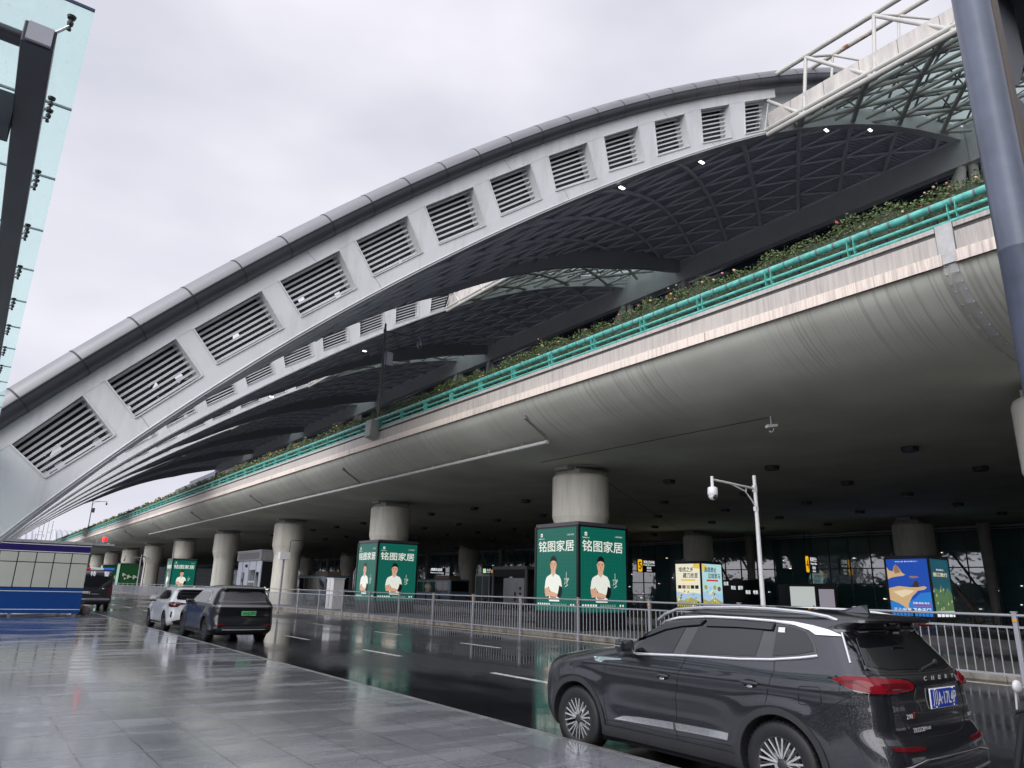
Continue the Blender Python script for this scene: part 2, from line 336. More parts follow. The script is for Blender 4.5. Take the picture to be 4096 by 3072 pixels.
def streaky(name, base, lo, sy=7, sz=.6, thr=(.38, .62)):
    m = mat(name, base, .7, var=0); t, b_ = nodes_of(m); g = t.nodes.new('ShaderNodeNewGeometry')
    m_ = t.nodes.new('ShaderNodeMapping'); m_.inputs['Scale'].default_value = (sy, sy, sz); t.links.new(g.outputs['Position'], m_.inputs[0])
    n_ = t.nodes.new('ShaderNodeTexNoise'); n_.inputs['Scale'].default_value = 1; n_.inputs['Detail'].default_value = 5; n_.inputs['Roughness'].default_value = .7; t.links.new(m_.outputs[0], n_.inputs['Vector'])
    n2 = t.nodes.new('ShaderNodeTexNoise'); n2.inputs['Scale'].default_value = .25; n2.inputs['Detail'].default_value = 4; t.links.new(g.outputs['Position'], n2.inputs['Vector'])
    a = t.nodes.new('ShaderNodeMath'); a.operation = 'MULTIPLY_ADD'; a.inputs[1].default_value = .6; t.links.new(n_.outputs['Fac'], a.inputs[0])
    a2 = t.nodes.new('ShaderNodeMath'); a2.operation = 'MULTIPLY'; a2.inputs[1].default_value = .4; t.links.new(n2.outputs['Fac'], a2.inputs[0]); t.links.new(a2.outputs[0], a.inputs[2])
    r = t.nodes.new('ShaderNodeValToRGB'); r.color_ramp.elements[0].position = thr[0]; r.color_ramp.elements[1].position = thr[1]
    r.color_ramp.elements[0].color = (*lo, 1); r.color_ramp.elements[1].color = (*base, 1)
    t.links.new(a.outputs[0], r.inputs[0]); t.links.new(r.outputs[0], b_.inputs['Base Color']); return m
fascia_m = streaky('parapet_stained', (.52, .48, .43), (.33, .30, .28), sy=11, thr=(.34, .54))
flash_m = streaky('flashing_cream', (.80, .70, .60), (.46, .40, .36), sy=12, thr=(.36, .52))
groove_m = mat('groove_dark', (.09, .085, .085), .8, var=.2, vs=3, coords='P')  # dark colour for the recessed parapet groove

via = thing('viaduct', 'long elevated concrete road deck with curved underside carried on round pillars', 'viaduct', (XE, -40, 0))
prof = [(17.45, 9.5), (17.52, 9.3), (17.68, 9.1), (17.85, 8.95), (18.15, 8.7), (18.5, 8.5), (18.9, 8.3), (19.3, 8.15), (19.8, 8.02), (20.3, 7.93), (20.9, 7.86), (21.6, 7.82), (22.5, 7.8), (34, 7.8), (64.4, 7.8), (64.4, 8.6)]
Y0, Y1 = -40, 330
b = MB(); b.grid(lambda u, v: (prof[round(v*(len(prof)-1))][0], lerp(Y0, Y1, u), prof[round(v*(len(prof)-1))][1]), 1, len(prof)-1, smooth=True)
b.build('deck_soffit', sof, via)
b = MB(); b.box((17.5, Y0, 9.55), (64.4, Y1, 9.9)); b.build('deck_slab', asph, via)
b = MB()   # parapet in two bays either side of the expansion joint
for ya, yb in ((Y0, 6.08), (6.5, Y1)):
    b.box((17.4, ya, 9.5), (17.75, yb, 10.27)); b.box((17.44, ya, 10.27), (17.75, yb, 10.38), 1); b.box((17.39, ya, 10.38), (17.75, yb, 10.5), 0)
b.build('parapet', [fascia_m, groove_m], via)
for i, (ya, yb) in enumerate(((Y0, 6.12), (6.42, 13.4), (13.44, 40), (40.04, 90), (90.04, Y1))):
    b = MB(); b.box((17.34, ya, 9.45), (17.38, yb, 9.77)); b.box((17.34, ya, 9.45), (17.47, yb, 9.47)); b.build('flashing', flash_m, via)
# expansion joint cover
b = MB(); jm = mat('joint_plate', (.48, .48, .465), .6, var=.15, vs=3)
b.box((17.37, 6.1, 9.5), (17.74, 6.48, 10.52))
for a_, c_ in zip(prof[:12], prof[1:13]):
    for yy, w in ((6.26, .17), (6.47, .05)): b.obox((a_[0]-.012, yy-.04, a_[1]-.012), (c_[0]-.012, yy-.04, c_[1]-.012), w, .02, 0, up=(-1, 0, -1))
for i in range(14):
    q = prof[min(11, i)]
    b.ball((q[0]-.03, 6.16, q[1]-.03), .018, 8); b.ball((q[0]-.03, 6.4, q[1]-.03), .018, 8)
b.build('expansion_joint', jm, via)
# drain pipe and outlets below the curve
pipe_m = mat('drain_pipe_pvc', (.5, .49, .47), .5, var=.12, vs=2, coords='P')
b = MB(); b.tube([(19.0, 23.2, 7.95), (19.0, 107, 7.95)], .085, 10)
y = 25
while y < 105:
    b.tube([(19.0, y, 7.95), (19.02, y, 8.24)], .012, 5); b.tube([(19.0, y-.03, 7.95), (19.0, y+.03, 7.95)], .1, 10); y += 2.6
b.tube([(19.0, 106.9, 7.95), (20.5, 107.6, 7.7), (22.5, 107.9, 7.5), (22.52, 107.9, 5.3), (22.7, 107.9, 4.6), (22.7, 107.9, .2)], .08, 8)
b.build('drain_pipe', pipe_m, via)
b = MB(); b.tube([(19.0, 140, 7.95), (19.0, 230, 7.95)], .085, 8); b.build('drain_pipe', pipe_m, via)
b = MB()
for yy in (23.3, 41.9, 60.5, 80, 99.5, 119):
    b.obox((17.85, yy, 8.85), (19.05, yy, 8.12), .1, .06); b.box((17.8, yy-.07, 8.78), (17.95, yy+.07, 8.95))
b.build('drain_spout', mat('spout_grimy', (.2, .2, .19), .6, var=.2, vs=4), via)
b = MB(); b.tube([(21.4, 14, 7.78), (21.4, 26.6, 7.79)], .012, 5); b.tube([(24.5, 26.6, 7.79), (60, 50, 7.79)], .015, 5); b.build('cable', dark, via)

# green guard rail
green = mat('green_rail_paint', (.15, .54, .46), .4, var=.14, vs=6, coords='P', stain=(.05, .26, .22))
rail = thing('guard_rail', 'turquoise tubular guard rail with paired plate posts along the viaduct parapet', 'railing', (17.5, -40, 10.5))
band_m = mat('hose_clamp_grey', (.16, .16, .17), .5, var=0)
b = MB(); b.tube([(17.45, -40, 11.06), (17.45, 330, 11.06)], .098, 14)
y = -5.0
while y < 160: b.tube([(17.45, y, 11.06), (17.45, y+.05, 11.06)], .103, 14, 1); y += .5
b.build('top_rail', [green, band_m], rail)
for z, r in ((10.77, .048), (10.55, .054)):
    b = MB(); b.tube([(17.44, -40, z), (17.44, 330, z)], r, 10)
    y = -5
    while y < 120: b.tube([(17.44, y, z), (17.62, y, z-.02)], .014, 5); y += .62
    b.build('lower_rail', green, rail)
pmb = MB()
for dy in (-.09, .09):
    P_ = [(0, 0), (-.07, .12), (-.1, .3), (-.09, .5), (-.04, .66), (.04, .66), (.08, .5), (.07, .3), (.1, .1), (.1, 0)]
    pmb.prism(P_, lambda p, s_, dy=dy: (17.45+p[0], dy+(-.008, .008)[s_], 10.47+p[1]))
base = None
for k in range(-4, 96):
    if base is None:
        base = pmb.build('rail_post', green, rail, world=False)
        base.location = Vector((-17.5, 6.05+2.511*k+40, -10.5))
    else:
        o = base.copy(); C.objects.link(o); o.location = Vector((-17.5, 6.05+2.511*k+40, -10.5)); o.parent = rail
b = MB()
for k in range(96, 129):
    for dy in (-.09, .09): b.box((17.36, 6.05+2.511*k+dy-.01, 10.47), (17.53, 6.05+2.511*k+dy+.01, 11.13))
o = b.build('far_rail_post', green, rail); o['kind'] = 'stuff'
b = MB(); y = -6
while y < 90: b.box((17.66, y, 10.5), (17.74, y+.12, 10.85)); y += 1.25
b.box((17.85, -40, 10.1), (17.9, 330, 10.75), 1)
b.build('planter_bracket', [dark, mat('planter_grey', (.32, .32, .33), .6, var=.1)], rail)

# rose hedge behind it
leaf_m = mat('leaf_green', (.13, .18, .06), .55, var=.5, vs=5, coords='P', stain=(.04, .06, .02))
hed = thing('rose_hedge', 'leafy climbing rose hedge with pink and orange blooms behind the turquoise rail', 'hedge', (18.2, -40, 10.4))
b = MB(); rnd = random.Random(3)
def leafq(c, s):
    d = Vector((rnd.gauss(0, 1), rnd.gauss(0, 1), rnd.gauss(0, .6))).normalized(); e = d.cross(Vector((rnd.gauss(0, 1), rnd.gauss(0, 1), rnd.gauss(0, 1)))).normalized()
    c = Vector(c); b.add([c-d*s, c+e*s*.5, c+d*s, c-e*s*.5], [(0, 1, 2, 3)])
def hh(y): return 1.02+.10*math.sin(y*.9)+.09*math.sin(y*2.3+1)+.08*math.sin(y*5.1)
y = 1.0
while y < 300:
    dens = 1200 if y < 16 else 950 if y < 40 else 330 if y < 80 else 110
    sz = .042 if y < 40 else .07 if y < 80 else .12
    seg = .5 if y < 80 else 1.0
    for _ in range(int(dens*seg)):
        yy = y+rnd.random()*seg; H = max(.25, hh(yy))*1.0
        t_ = rnd.random(); z = 10.85+H*t_*(1 if rnd.random() < .975 else 1.15)
        leafq((18.05+rnd.gauss(0, .16)*(1.1-.5*t_), yy, z), sz*rnd.uniform(.6, 1.3))
    y += seg
cz = lambda y: 10.9+max(.25, hh(y))*.72
ys_ = [1+i*.3 for i in range(1000)]
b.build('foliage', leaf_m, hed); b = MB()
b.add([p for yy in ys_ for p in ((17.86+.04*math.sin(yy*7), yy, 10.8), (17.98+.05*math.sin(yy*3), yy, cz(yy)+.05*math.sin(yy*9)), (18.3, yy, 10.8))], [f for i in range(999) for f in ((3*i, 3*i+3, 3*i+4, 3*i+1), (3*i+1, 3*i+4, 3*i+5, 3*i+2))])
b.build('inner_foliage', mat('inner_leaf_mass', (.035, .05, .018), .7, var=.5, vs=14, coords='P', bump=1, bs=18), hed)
b = MB()
for i in range(460):
    yy = rnd.uniform(1, 90); b.tube([(18.05, yy, 10.8), (18.0+rnd.gauss(0, .12), yy+rnd.gauss(0, .15), 10.85+max(.25, hh(yy))*rnd.uniform(.9, 1.2))], .006, 3, cap=False)
for k in range(6):
    y0 = rnd.uniform(4, 14); b.tube([(17.5, y0+i*.3, 11.17+.05*math.sin(i*1.3+k)) for i in range(12)], .006, 4)
b.tube([(17.4, y, 11.16+.015*math.sin(y*2)) for y in range(0, 90)], .009, 4)
b.build('stem', mat('stem_brown', (.05, .05, .025), .7, var=.2), hed)
fm = [mat('bloom_pink', (.75, .24, .30), .6, var=.2, vs=20), mat('bloom_orange', (.80, .36, .14), .6, var=.2, vs=20), mat('bloom_pale', (.80, .58, .34), .6, var=.2, vs=20), mat('bloom_red', (.65, .07, .10), .6, var=.2, vs=20)]
b = MB()
for i in range(230):
    yy = 2+(rnd.random()**1.25)*150; yy += .25*rnd.gauss(0, 1); H = max(.25, hh(yy))
    r = rnd.uniform(.028, .05)*(1+yy/300); c = (17.9+rnd.gauss(0, .1), yy, 10.88+H*rnd.uniform(.35, 1.08)); mi = rnd.choice([0, 0, 1, 1, 2, 2, 2, 3])
    b.ball(c, r, 6, mi, (1, 1, .75))
    if r > .04: b.ball((c[0]-r*.4, c[1]+r*.3, c[2]+r*.3), r*.6, 6, mi)
o = b.build('blossom', fm, hed); o['kind'] = 'stuff'

# ================================================================== PILLARS
PY = [26.65+20.45*k for k in range(-1, 13)]
def pillar_mesh(shaft_r, cap_r):
    p = [(shaft_r*1.0, .15), (shaft_r, 4.55), (cap_r, 5.35), (cap_r, 7.25), (cap_r-.05, 7.36), (cap_r-.2, 7.4)]
    b = MB(); b.lathe(p[:2], n=40, mi=0); b.lathe(p[1:3], n=40); b.lathe(p[2:4], n=40); b.lathe(p[3:], n=40); return b
colm = streaky('pillar_concrete', (.74, .72, .63), (.50, .48, .42), sy=2.2, sz=.25, thr=(.34, .6))
rt = thing('pillar', 'cream round pillar with flared head at the right edge of the photo', 'pillar', (24, PY[0], 0), 'pillars carrying the viaduct')
pillar_mesh(1.17, 1.41).build('shaft', colm, rt, world=False)
b = MB(); b.box((-.9, -.9, 7.38), (.9, .9, 7.62)); b.box((-1.3, -.5, 7.6), (1.3, .5, 7.79)); b.build('bearing_block', concrete, rt, world=False)
b = MB(); b.obox((-1.15, -.9, 7.72), (.2, -1.3, 7.78), .06, .08); b.obox((.2, -1.3, 7.78), (1.2, -.7, 7.7), .06, .08); b.tube([(-1.15, -.9, 7.36), (-1.15, -.9, 7.75)], .03, 6); b.build('bearing_tray', steel_grey, rt, world=False)
front_desc = {1: 'cream round pillar rising from the largest green poster box', 2: 'cream round pillar rising from the second green poster box', 3: 'bare cream pillar with a white junction box pole in front',
              4: 'bare cream pillar with a drain pipe down its left side', 5: 'cream pillar head above the small green poster box beyond the white car', 6: 'bare cream pillar with a bracket camera on its left',
              7: 'cream pillar head above the nearer panda poster box', 8: 'cream pillar head above the farther panda poster box', 9: 'cream pillar head just above the police van roof'}
for k in range(1, 14):
    dup(rt, (24, PY[k], 0), front_desc.get(k, 'cream pillar of the road side row, %s from the camera' % ORD[k]))
for k in range(0, 11):
    dup(rt, (57, 5.6+20.35*k, 0), 'shaded pillar of the terminal side row under the viaduct, %s from the camera' % ORD[k], 'terminal side pillars of the viaduct')
# disc lights under deck
disc_m = mat('ceiling_disc', (.035, .035, .04), .5, var=0)
root = None
dl = 'small dark round downlight fixed under the viaduct deck'
for ix, X in enumerate((29.9, 36.6, 43.1, 49.7, 56.5)):
    for iy in range(13):
        Y = 13.3+6.37*iy
        if X > 56 and iy % 3 == 2: continue
        if root is None:
            b = MB(); b.lathe([(.3, 0), (.32, .06), (.34, .18)], (0, 0, -.2), 20); root = b.build('downlight', disc_m, None, world=False); root.location = (X, Y, 7.8)
            tag(root, dl, 'ceiling light', 'round downlights under the viaduct deck')
        else:
            o = root.copy(); C.objects.link(o); o.location = (X, Y, 7.8)
# ================================================================== ROOF VAULTS
LOW = list(zip(range(-4, 68, 4), (-3.22, -.46+2.53, 6.55, 10.45, 13.95, 17.16, 20.18, 23.03, 25.75, 28.31, 30.71, 32.91, 34.87, 36.57, 37.99, 39.14, 40.04, 40.76)))
LOW[1] = (0, 2.07)
BAND = list(zip(range(-4, 68, 4), (1.9, 6.38, 10.55, 14.41, 17.99, 21.3, 24.36, 27.18, 29.78, 32.17, 34.38, 36.41, 38.29, 39.9, 41.3, 42.5, 43.4, 44.1)))
TOP = list(zip(range(-4, 68, 4), (3.37, 7.85, 11.99, 15.81, 19.35, 22.61, 25.63, 28.42, 31.01, 33.41, 35.64, 37.74, 39.65, 41.2, 42.5, 43.6, 44.5, 45.2)))
WT = [(0.47, 6.08), (2.21, 8.06), (2.82, 8.68), (4.82, 10.69), (5.35, 11.18), (7.61, 13.3), (8.23, 13.86), (10.55, 15.89), (11.19, 16.52), (13.49, 18.46), (14.29, 19.18), (16.74, 21.01), (17.56, 21.67), (19.93, 23.41), (20.99, 24.23), (23.53, 26.0), (24.63, 26.77), (27.15, 28.41), (28.35, 29.19), (30.82, 30.67), (32.16, 31.53), (34.77, 32.94), (36.16, 33.68), (38.62, 34.96)]
WB = [(1.63, 5.08), (3.41, 6.76), (3.94, 7.46), (5.92, 9.38), (6.35, 9.92), (8.63, 11.88), (9.27, 12.49), (11.45, 14.31), (12.13, 15.01), (14.33, 16.78), (15.12, 17.4), (17.48, 19.07), (18.32, 19.83), (20.66, 21.53), (21.5, 22.26), (24.13, 23.93), (24.98, 24.6), (27.48, 26.14), (28.54, 26.85), (31.13, 28.44), (32.22, 29.03), (34.76, 30.39), (36.05, 31.11), (37.9, 32.1)]
low = lambda x: spline(LOW, x)
bandz = lambda x: spline(BAND, x)
topz = lambda x: spline(TOP, x)
YA = lambda x: 28.8-.14*x
YB = lambda x: 43.6+.14*x if x >= 24 else 28.8-.14*x+1.9+19.62*max(0, x/24)**.85
BDROP = [(24, .2), (28, -.4), (34, -.7), (41, -1.2), (50, -1.9), (59, -1.5), (64, -1.0)]
arch_m = streaky('arch_white_panels', (.60, .615, .62), (.49, .495, .49), sy=1.5, sz=.22, thr=(.33, .50)); nodes_of(arch_m)[1].inputs['Roughness'].default_value = .45
louv_m = mat('louvre_white', (.58, .59, .60), .45, var=.05, vs=1)
tube_m = mat('gutter_metal', (.24, .24, .25), .42, metal=.45, var=.07, vs=.5, rv=.03)
seam_m = mat('seam_dark', (.03, .03, .035), .5, var=0)
beam_m = mat('roof_beam_grey', (.60, .61, .62), .5, var=.06, vs=.6)
pipe_g = mat('lattice_pipe_grey', (.74, .77, .83), .5, var=.05, vs=1)
lattice_o = mat('lattice_pipe_olive', (.52, .52, .475), .45, var=.06, vs=1.5)
cream_pipe = mat('truss_pipe_cream', (.52, .51, .47), .45, var=.08, vs=1.5)
deck_m = mat('corrugated_deck', (.64, .67, .76), .5, var=0)
t, b_ = nodes_of(deck_m); g = t.nodes.new('ShaderNodeNewGeometry')
wv = t.nodes.new('ShaderNodeTexWave'); wv.bands_direction = 'Y'; wv.inputs['Scale'].default_value = .9; wv.inputs['Distortion'].default_value = 0; t.links.new(g.outputs['Position'], wv.inputs['Vector'])
bp = t.nodes.new('ShaderNodeBump'); bp.inputs['Strength'].default_value = 1; bp.inputs['Distance'].default_value = .12; t.links.new(wv.outputs['Fac'], bp.inputs['Height']); t.links.new(bp.outputs[0], b_.inputs['Normal'])
skin_m = mat('roof_skin_metal', (.2, .2, .22), .4, metal=.5, var=.1, vs=.3)

VR = (0, 36.2, 0)
va = thing('roof_vault', 'nearest white louvred roof arch springing over the road, with dark lattice soffit', 'roof vault', VR, 'terminal roof vaults repeated along the road')
def fA(o0, o1): return lambda p, s_: (p[0], YA(p[0])+(o0, o1)[s_], p[1])
wtx = [(-9, -4.5), (-4, 1.35)]+WT+[(39.5, 35.4)]
wbx = [(-8, -6.5), (-3, .15)]+WB+[(39.2, 32.75)]
b = MB()
# lower band below the windows
xs = sorted(set([-8, -6, -4, -2, 0]+[p[0] for p in WB]+[x+.5 for x in range(0, 39, 2)]+[38.6]))
def onpoly(pl, x):
    return interp(pl, x)
b.strip([(x, low(x)) for x in xs], [(x, max(low(x)+.4, onpoly(wbx, x))) for x in xs], fA(0, 1.5))
xs = sorted(set([-9, -6, -4, -2, 0]+[p[0] for p in WT]+[x+.5 for x in range(0, 39, 2)]+[39.3]))
b.strip([(x, onpoly(wtx, x)) for x in xs], [(x, bandz(x)+.15) for x in xs], fA(0, 1.5))
# piers between windows
def quad(a, c, d, e):  # bottom-left, bottom-right, top-right, top-left
    b.prism([a, c, d, e], fA(.012, 1.49))
quad(wbx[0], wbx[2], wtx[2], wtx[0])
for i in range(1, 23, 2): quad(WB[i], WB[i+1], WT[i+1], WT[i])
fr = b.build('arch_frame', arch_m, va)
# dark inner lining with gaps behind the lower windows
rn = random.Random(21); lin_m = mat('lining_dark', (.018, .02, .026), .6, var=.3, vs=1)
for i in range(0, 24, 2):
    wl, wr, tl, tr = Vector(WB[i]), Vector(WB[i+1]), Vector(WT[i]), Vector(WT[i+1]); nu, nv = 9, 6; b = MB()
    wl, tl, wr, tr = wl.lerp(wr, .003), tl.lerp(tr, .003), wr.lerp(wl, .003), tr.lerp(tl, .003)
    for u in range(nu):
        for v in range(nv):
            if rn.random() < max(0, (.22-.022*i) if v in (0, 1, 2) else (.02-.01*i)): continue
            q = [wl.lerp(wr, uu_).lerp(tl.lerp(tr, uu_), vv_*1.02-.01) for uu_, vv_ in ((u/nu, v/nv), ((u+1)/nu, v/nv), ((u+1)/nu, (v+1)/nv), (u/nu, (v+1)/nv))]
            sh = 0; b.prism([(p.x+sh, p.y+sh) for p in q], fA(.78+.06*rn.random(), .86))
    b.build('arch_lining', lin_m, va)
# raised edge mouldings around the windows
b = MB()
for i in range(0, 24, 2):
    c4 = [WB[i], WB[i+1], WT[i+1], WT[i]]
    for j in range(4):
        p, q = c4[j], c4[(j+1) % 4]
        b.obox((p[0], YA(p[0])-.02, p[1]), (q[0], YA(q[0])-.02, q[1]), .05, .07, 0, up=(0, 1, 0))
pts = [(x, YA(x)-.015, low(x)+.12) for x in [i*.8-2 for i in range(52)]]
b.tube(pts, .035, 5)
b.build('edge_moulding', arch_m, va)
b = MB()
for i, x in enumerate((4.1, 9.2, 12.2, 18.4, 22, 29, 33)):
    zt = interp(wbx, x) if i % 2 == 0 else bandz(x); zb = low(x+.35)+.02 if i % 2 == 0 else interp(wtx, x+.4)
    x2 = x+(.45 if i % 2 == 0 else .5)
    b.obox((x, YA(x)-.004, zt-.05), (x2, YA(x2)-.004, zb), .02, .012, 0, up=(0, 1, 0))
b.build('panel_seam', mat('seam_grey', (.3, .3, .3), .6, var=0), va)
for i in range(0, 24, 2):
    b = MB(); wl, wr, tl, tr = Vector(WB[i]), Vector(WB[i+1]), Vector(WT[i]), Vector(WT[i+1]); N = 8
    for k in range(N):
        tt = (k+.62)/N; p = wl.lerp(tl, tt); q = wr.lerp(tr, tt); d = (tl-wl).normalized()*.045
        ya, yb = YA(p.x), YA(q.x)
        P0, P1 = Vector((p.x, ya, p.y)), Vector((q.x, yb, q.y)); D = Vector((d.x, 0, d.y))
        vs = [P0+Vector((0, .42, 0))-D, P1+Vector((0, .42, 0))-D, P1+Vector((0, .42, 0))+D, P0+Vector((0, .42, 0))+D, P0+Vector((0, .46, 0))-D, P1+Vector((0, .46, 0))-D, P1+Vector((0, .46, 0))+D, P0+Vector((0, .46, 0))+D]
        b.add(vs, [(0, 1, 2, 3), (7, 6, 5, 4), (0, 4, 5, 1), (3, 2, 6, 7), (0, 3, 7, 4), (1, 5, 6, 2)])
    b.build('louvre_panel', [louv_m, beam_m], va)
# rounded gutter along the crown edge
b = MB(); pts = []; x = -7.0
while x <= 62: pts.append(x); x += .5
def tc_(x):
    s_ = (topz(x+.3)-topz(x-.3))/.6; n = Vector((-s_, 0, 1)).normalized()
    zc = (bandz(x)+topz(x))/2; h = (topz(x)-bandz(x))/2*n.z
    return Vector((x, YA(x)-.12, zc)), n, h
vs = []; nr = 18
for x in pts:
    c, n, h = tc_(x)
    for k in range(nr):
        a = 2*pi*k/nr; vs.append(c+n*(h*math.sin(a))+Vector((0, -1, 0))*(.5*math.cos(a)))
b.add(vs, [(i*nr+k, i*nr+(k+1) % nr, (i+1)*nr+(k+1) % nr, (i+1)*nr+k) for i in range(len(pts)-1) for k in range(nr) if not 12 <= k < 18], 0, True)
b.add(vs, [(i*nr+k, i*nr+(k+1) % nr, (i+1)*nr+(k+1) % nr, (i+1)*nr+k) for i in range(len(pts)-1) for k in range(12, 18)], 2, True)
x = -5.5
while x < 46:
    s_ = (topz(x+.3)-topz(x-.3))/.6
    vs = []
    for dx in (-.022, .022):
        c, n, h = tc_(x+dx)
        for k in range(nr): a = 2*pi*k/nr; vs.append(c+n*(h*math.sin(a)+.012*math.sin(a))+Vector((0, -1, 0))*(.512*math.cos(a)))
    b.add(vs, [(k, (k+1) % nr, nr+(k+1) % nr, nr+k) for k in range(nr)], 1, True)
    x += 2.22/math.sqrt(1+s_*s_)
# seam along its length
sp = []
for x in pts:
    c, n, h = tc_(x); a = math.radians(-4); sp.append(c+n*(h*math.sin(a))+Vector((0, -1, 0))*(.505*math.cos(a)))
b.tube(sp, .018, 5, 1)
b.build('gutter_tube', [tube_m, seam_m, mat('gutter_underside_shade', (.085, .085, .10), .4, metal=.3, var=.1, vs=1)], va)  # lower panel darker, shade of the downward face put into its colour
# edge beams towards the building
b = MB(); xs = [38.7]+[40+i*2 for i in range(13)]
b.strip([(x, low(x)) for x in xs], [(x, low(x)+1.45) for x in xs], fA(.3, 1.0))
b.strip([(x, low(x)+1.4) for x in xs], [(x, bandz(x)) for x in xs], fA(.9, 1.05))
b.build('front_edge_beam', beam_m, va)
b = MB(); xs = [2+i*2 for i in range(32)]
b.strip([(x, low(x)+interp(BDROP, x)) for x in xs], [(x, low(x)+.5) for x in xs], lambda p, s_: (p[0], YB(p[0])+(-.5, .1)[s_], p[1]))
b.strip([(x, bandz(x)+.1) for x in xs], [(x, topz(x)) for x in xs], lambda p, s_: (p[0], YB(p[0])+(-.3, .1)[s_], p[1]))
b.build('back_edge_beam', mat('back_beam_dark', (.40, .42, .45), .5, var=.06), va)
b = MB(); xs = [28+i*2 for i in range(19)]
b.strip([(x, low(x)+.4) for x in xs], [(x, bandz(x)+.2) for x in xs], lambda p, s_: (p[0], YB(p[0])+(-.1, .05)[s_], p[1]))
x = 1.0
while x < 28: b.obox((x, YB(x)-.1, low(x)+.3), (x-.5, YB(x)-.1, bandz(x-.5)+.3), .25, .25, 0, up=(0, 1, 0)); b.obox((x, YB(x)-.1, low(x)+.3), (x+1.6, YB(x)-.1, bandz(x+1.6)+.3), .12, .12, 0, up=(0, 1, 0)); x += 1.7
b.build('back_infill', mat('infill_dark', (.08, .085, .10), .5, var=.1), va)
# soffit deck
b = MB(); b.grid(lambda u, v: (lerp(-1, 64.2, u), lerp(YA(lerp(-1, 64.2, u))+.3, YB(lerp(-1, 64.2, u))-.05, v), low(lerp(-1, 64.2, u))+.42), 60, 8)
b.build('soffit_deck', deck_m, va)
# triangulated lattice of pipes under it
b = MB()
def iso(emit, X0, Y0, lo, hi, xs, dx=3.7, dy=4.5, xmin=-1, xmax=63.2):
    """purlins along y and two families of diagonals, clipped to lo(x)..hi(x)"""
    def seg(p, q, kind):
        N = 8; pts = []
        for i in range(N+1):
            t_ = i/N; x = lerp(p[0], q[0], t_); y = lerp(p[1], q[1], t_)
            if lo(x) <= y <= hi(x) and xmin <= x <= xmax: pts.append((x, y))
        if len(pts) >= 2: emit(pts[0], pts[-1], kind)
    n = int((X0-xmin)/dx)+2; m = 16
    for i in range(-8, n+1):
        x = X0-i*dx; od = i % 2
        if x < xmin-dx or x > xmax+dx: continue
        for j in range(-m, m):
            y = Y0+dy*(j+.5*od)
            seg((x, y), (x+dx, y+dy*.5), 0); seg((x, y), (x+dx, y-dy*.5), 1); seg((x, y), (x, y+dy), 2)
def em(p, q, k):
    b.tube([(p[0], p[1], low(p[0])+.2-(.03 if k == 0 else 0)), (q[0], q[1], low(q[0])+.2-(.03 if k == 0 else 0))], (.17, .11, .12)[k], 6, cap=False)
iso(em, 63, 27.0, lambda x: YA(x)+.4, lambda x: YB(x)-.2, None)
b.build('soffit_lattice', pipe_g, va)
# roof skin
b = MB(); b.grid(lambda u, v: (lerp(-3, 66, u), lerp(YA(lerp(-3, 66, u))+.2, YB(lerp(-3, 66, u))+.1, v), topz(lerp(-3, 66, u))-.35+1.2*min(1, max(0, lerp(-3, 66, u)/20))*math.sin(pi*v)), 50, 8)
b.build('roof_skin', skin_m, va)
# inner edge beam and columns
b = MB(); bw = 16.3
A_ = [(19.9+32.6*i/16, 38.25) for i in range(17)]; B_ = [(19.9+32.6*i/16, 41.25) for i in range(17)]
b.strip(A_, B_, lambda p, s_: ((63.0, 63.9)[s_], p[0], p[1]))
b.build('inner_edge_beam', beam_m, va)
cm = mat('roof_column_cream', (.50, .50, .45), .45, var=.05)
for yc in (20.0, 52.4):
    b = MB(); b.lathe([(.42, 0), (.38, 29.6)], (63.7, yc, 9.9), 18); b.build('roof_column', cm, va)
    b = MB(); sg = 1 if yc < 30 else -1
    b.tube([(63.5, yc+sg*.5, 39.0), (63.2, yc+sg*1.4, 36.2), (63.1, yc+sg*1.9, 34.6), (62.9, yc+sg*2.3, 33.4), (62, yc+sg*4.6, 26), (61, yc+sg*8, 12)], [.25, .75, .72, .28, .16, .14], 8); b.build('spindle_brace', cm, va)
# foot
b = MB(); b.box((-7, 28.2, -.02), (-.6, 31.4, .5)); b.build('arch_foot', concrete, va)
vl = ['', 'second white louvred roof arch, partly hidden behind the nearest one', 'third roof arch, its louvres a thin strip below the second arch', 'fourth roof arch, thin white rib under the third arch', 'fifth roof arch, fanning out low behind the fourth', 'farthest and lowest of the white roof arches, against the open sky']
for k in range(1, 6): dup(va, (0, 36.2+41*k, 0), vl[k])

# ================================================================== SKYLIGHTS between vaults
sk = thing('skylight', 'nearest glazed skylight with cream pipe lattice, beam and rusty truss above the arch', 'skylight', (0, 15.7, 0), 'glazed skylights between the roof vaults')
YL = lambda x: 2.6+.14*x
XF = 38.05
fm_ = streaky('skylight_fascia', (.62, .58, .53), (.38, .36, .34), sy=1.6, sz=.3, thr=(.36, .6))
b = MB(); ya, yb = YL(XF)-.2, YA(XF)-.1
y = ya
while y < yb-.1:
    y2 = min(yb, y+2.32); b.box((XF+.15, y, 32.15), (XF+.5, y2-.035, 33.5)); y = y2
b.box((XF+.2, ya, 32.2), (XF+.45, yb, 33.45), 1)
b.build('fascia_beam', [fm_, seam_m], sk)
b = MB(); b.tube([(XF, ya-.3, 31.75), (XF, yb, 31.75)], .19, 12)
b.build('bottom_chord', cream_pipe, sk)
rust = streaky('rusty_cream_pipe', (.50, .48, .43), (.24, .11, .05), sy=1.8, sz=1.8, thr=(.4, .46))
b = MB(); b.tube([(38.9, ya-.3, 36.7), (38.9, 25.4, 36.7)], .17, 12); b.build('top_chord', cream_pipe, sk)
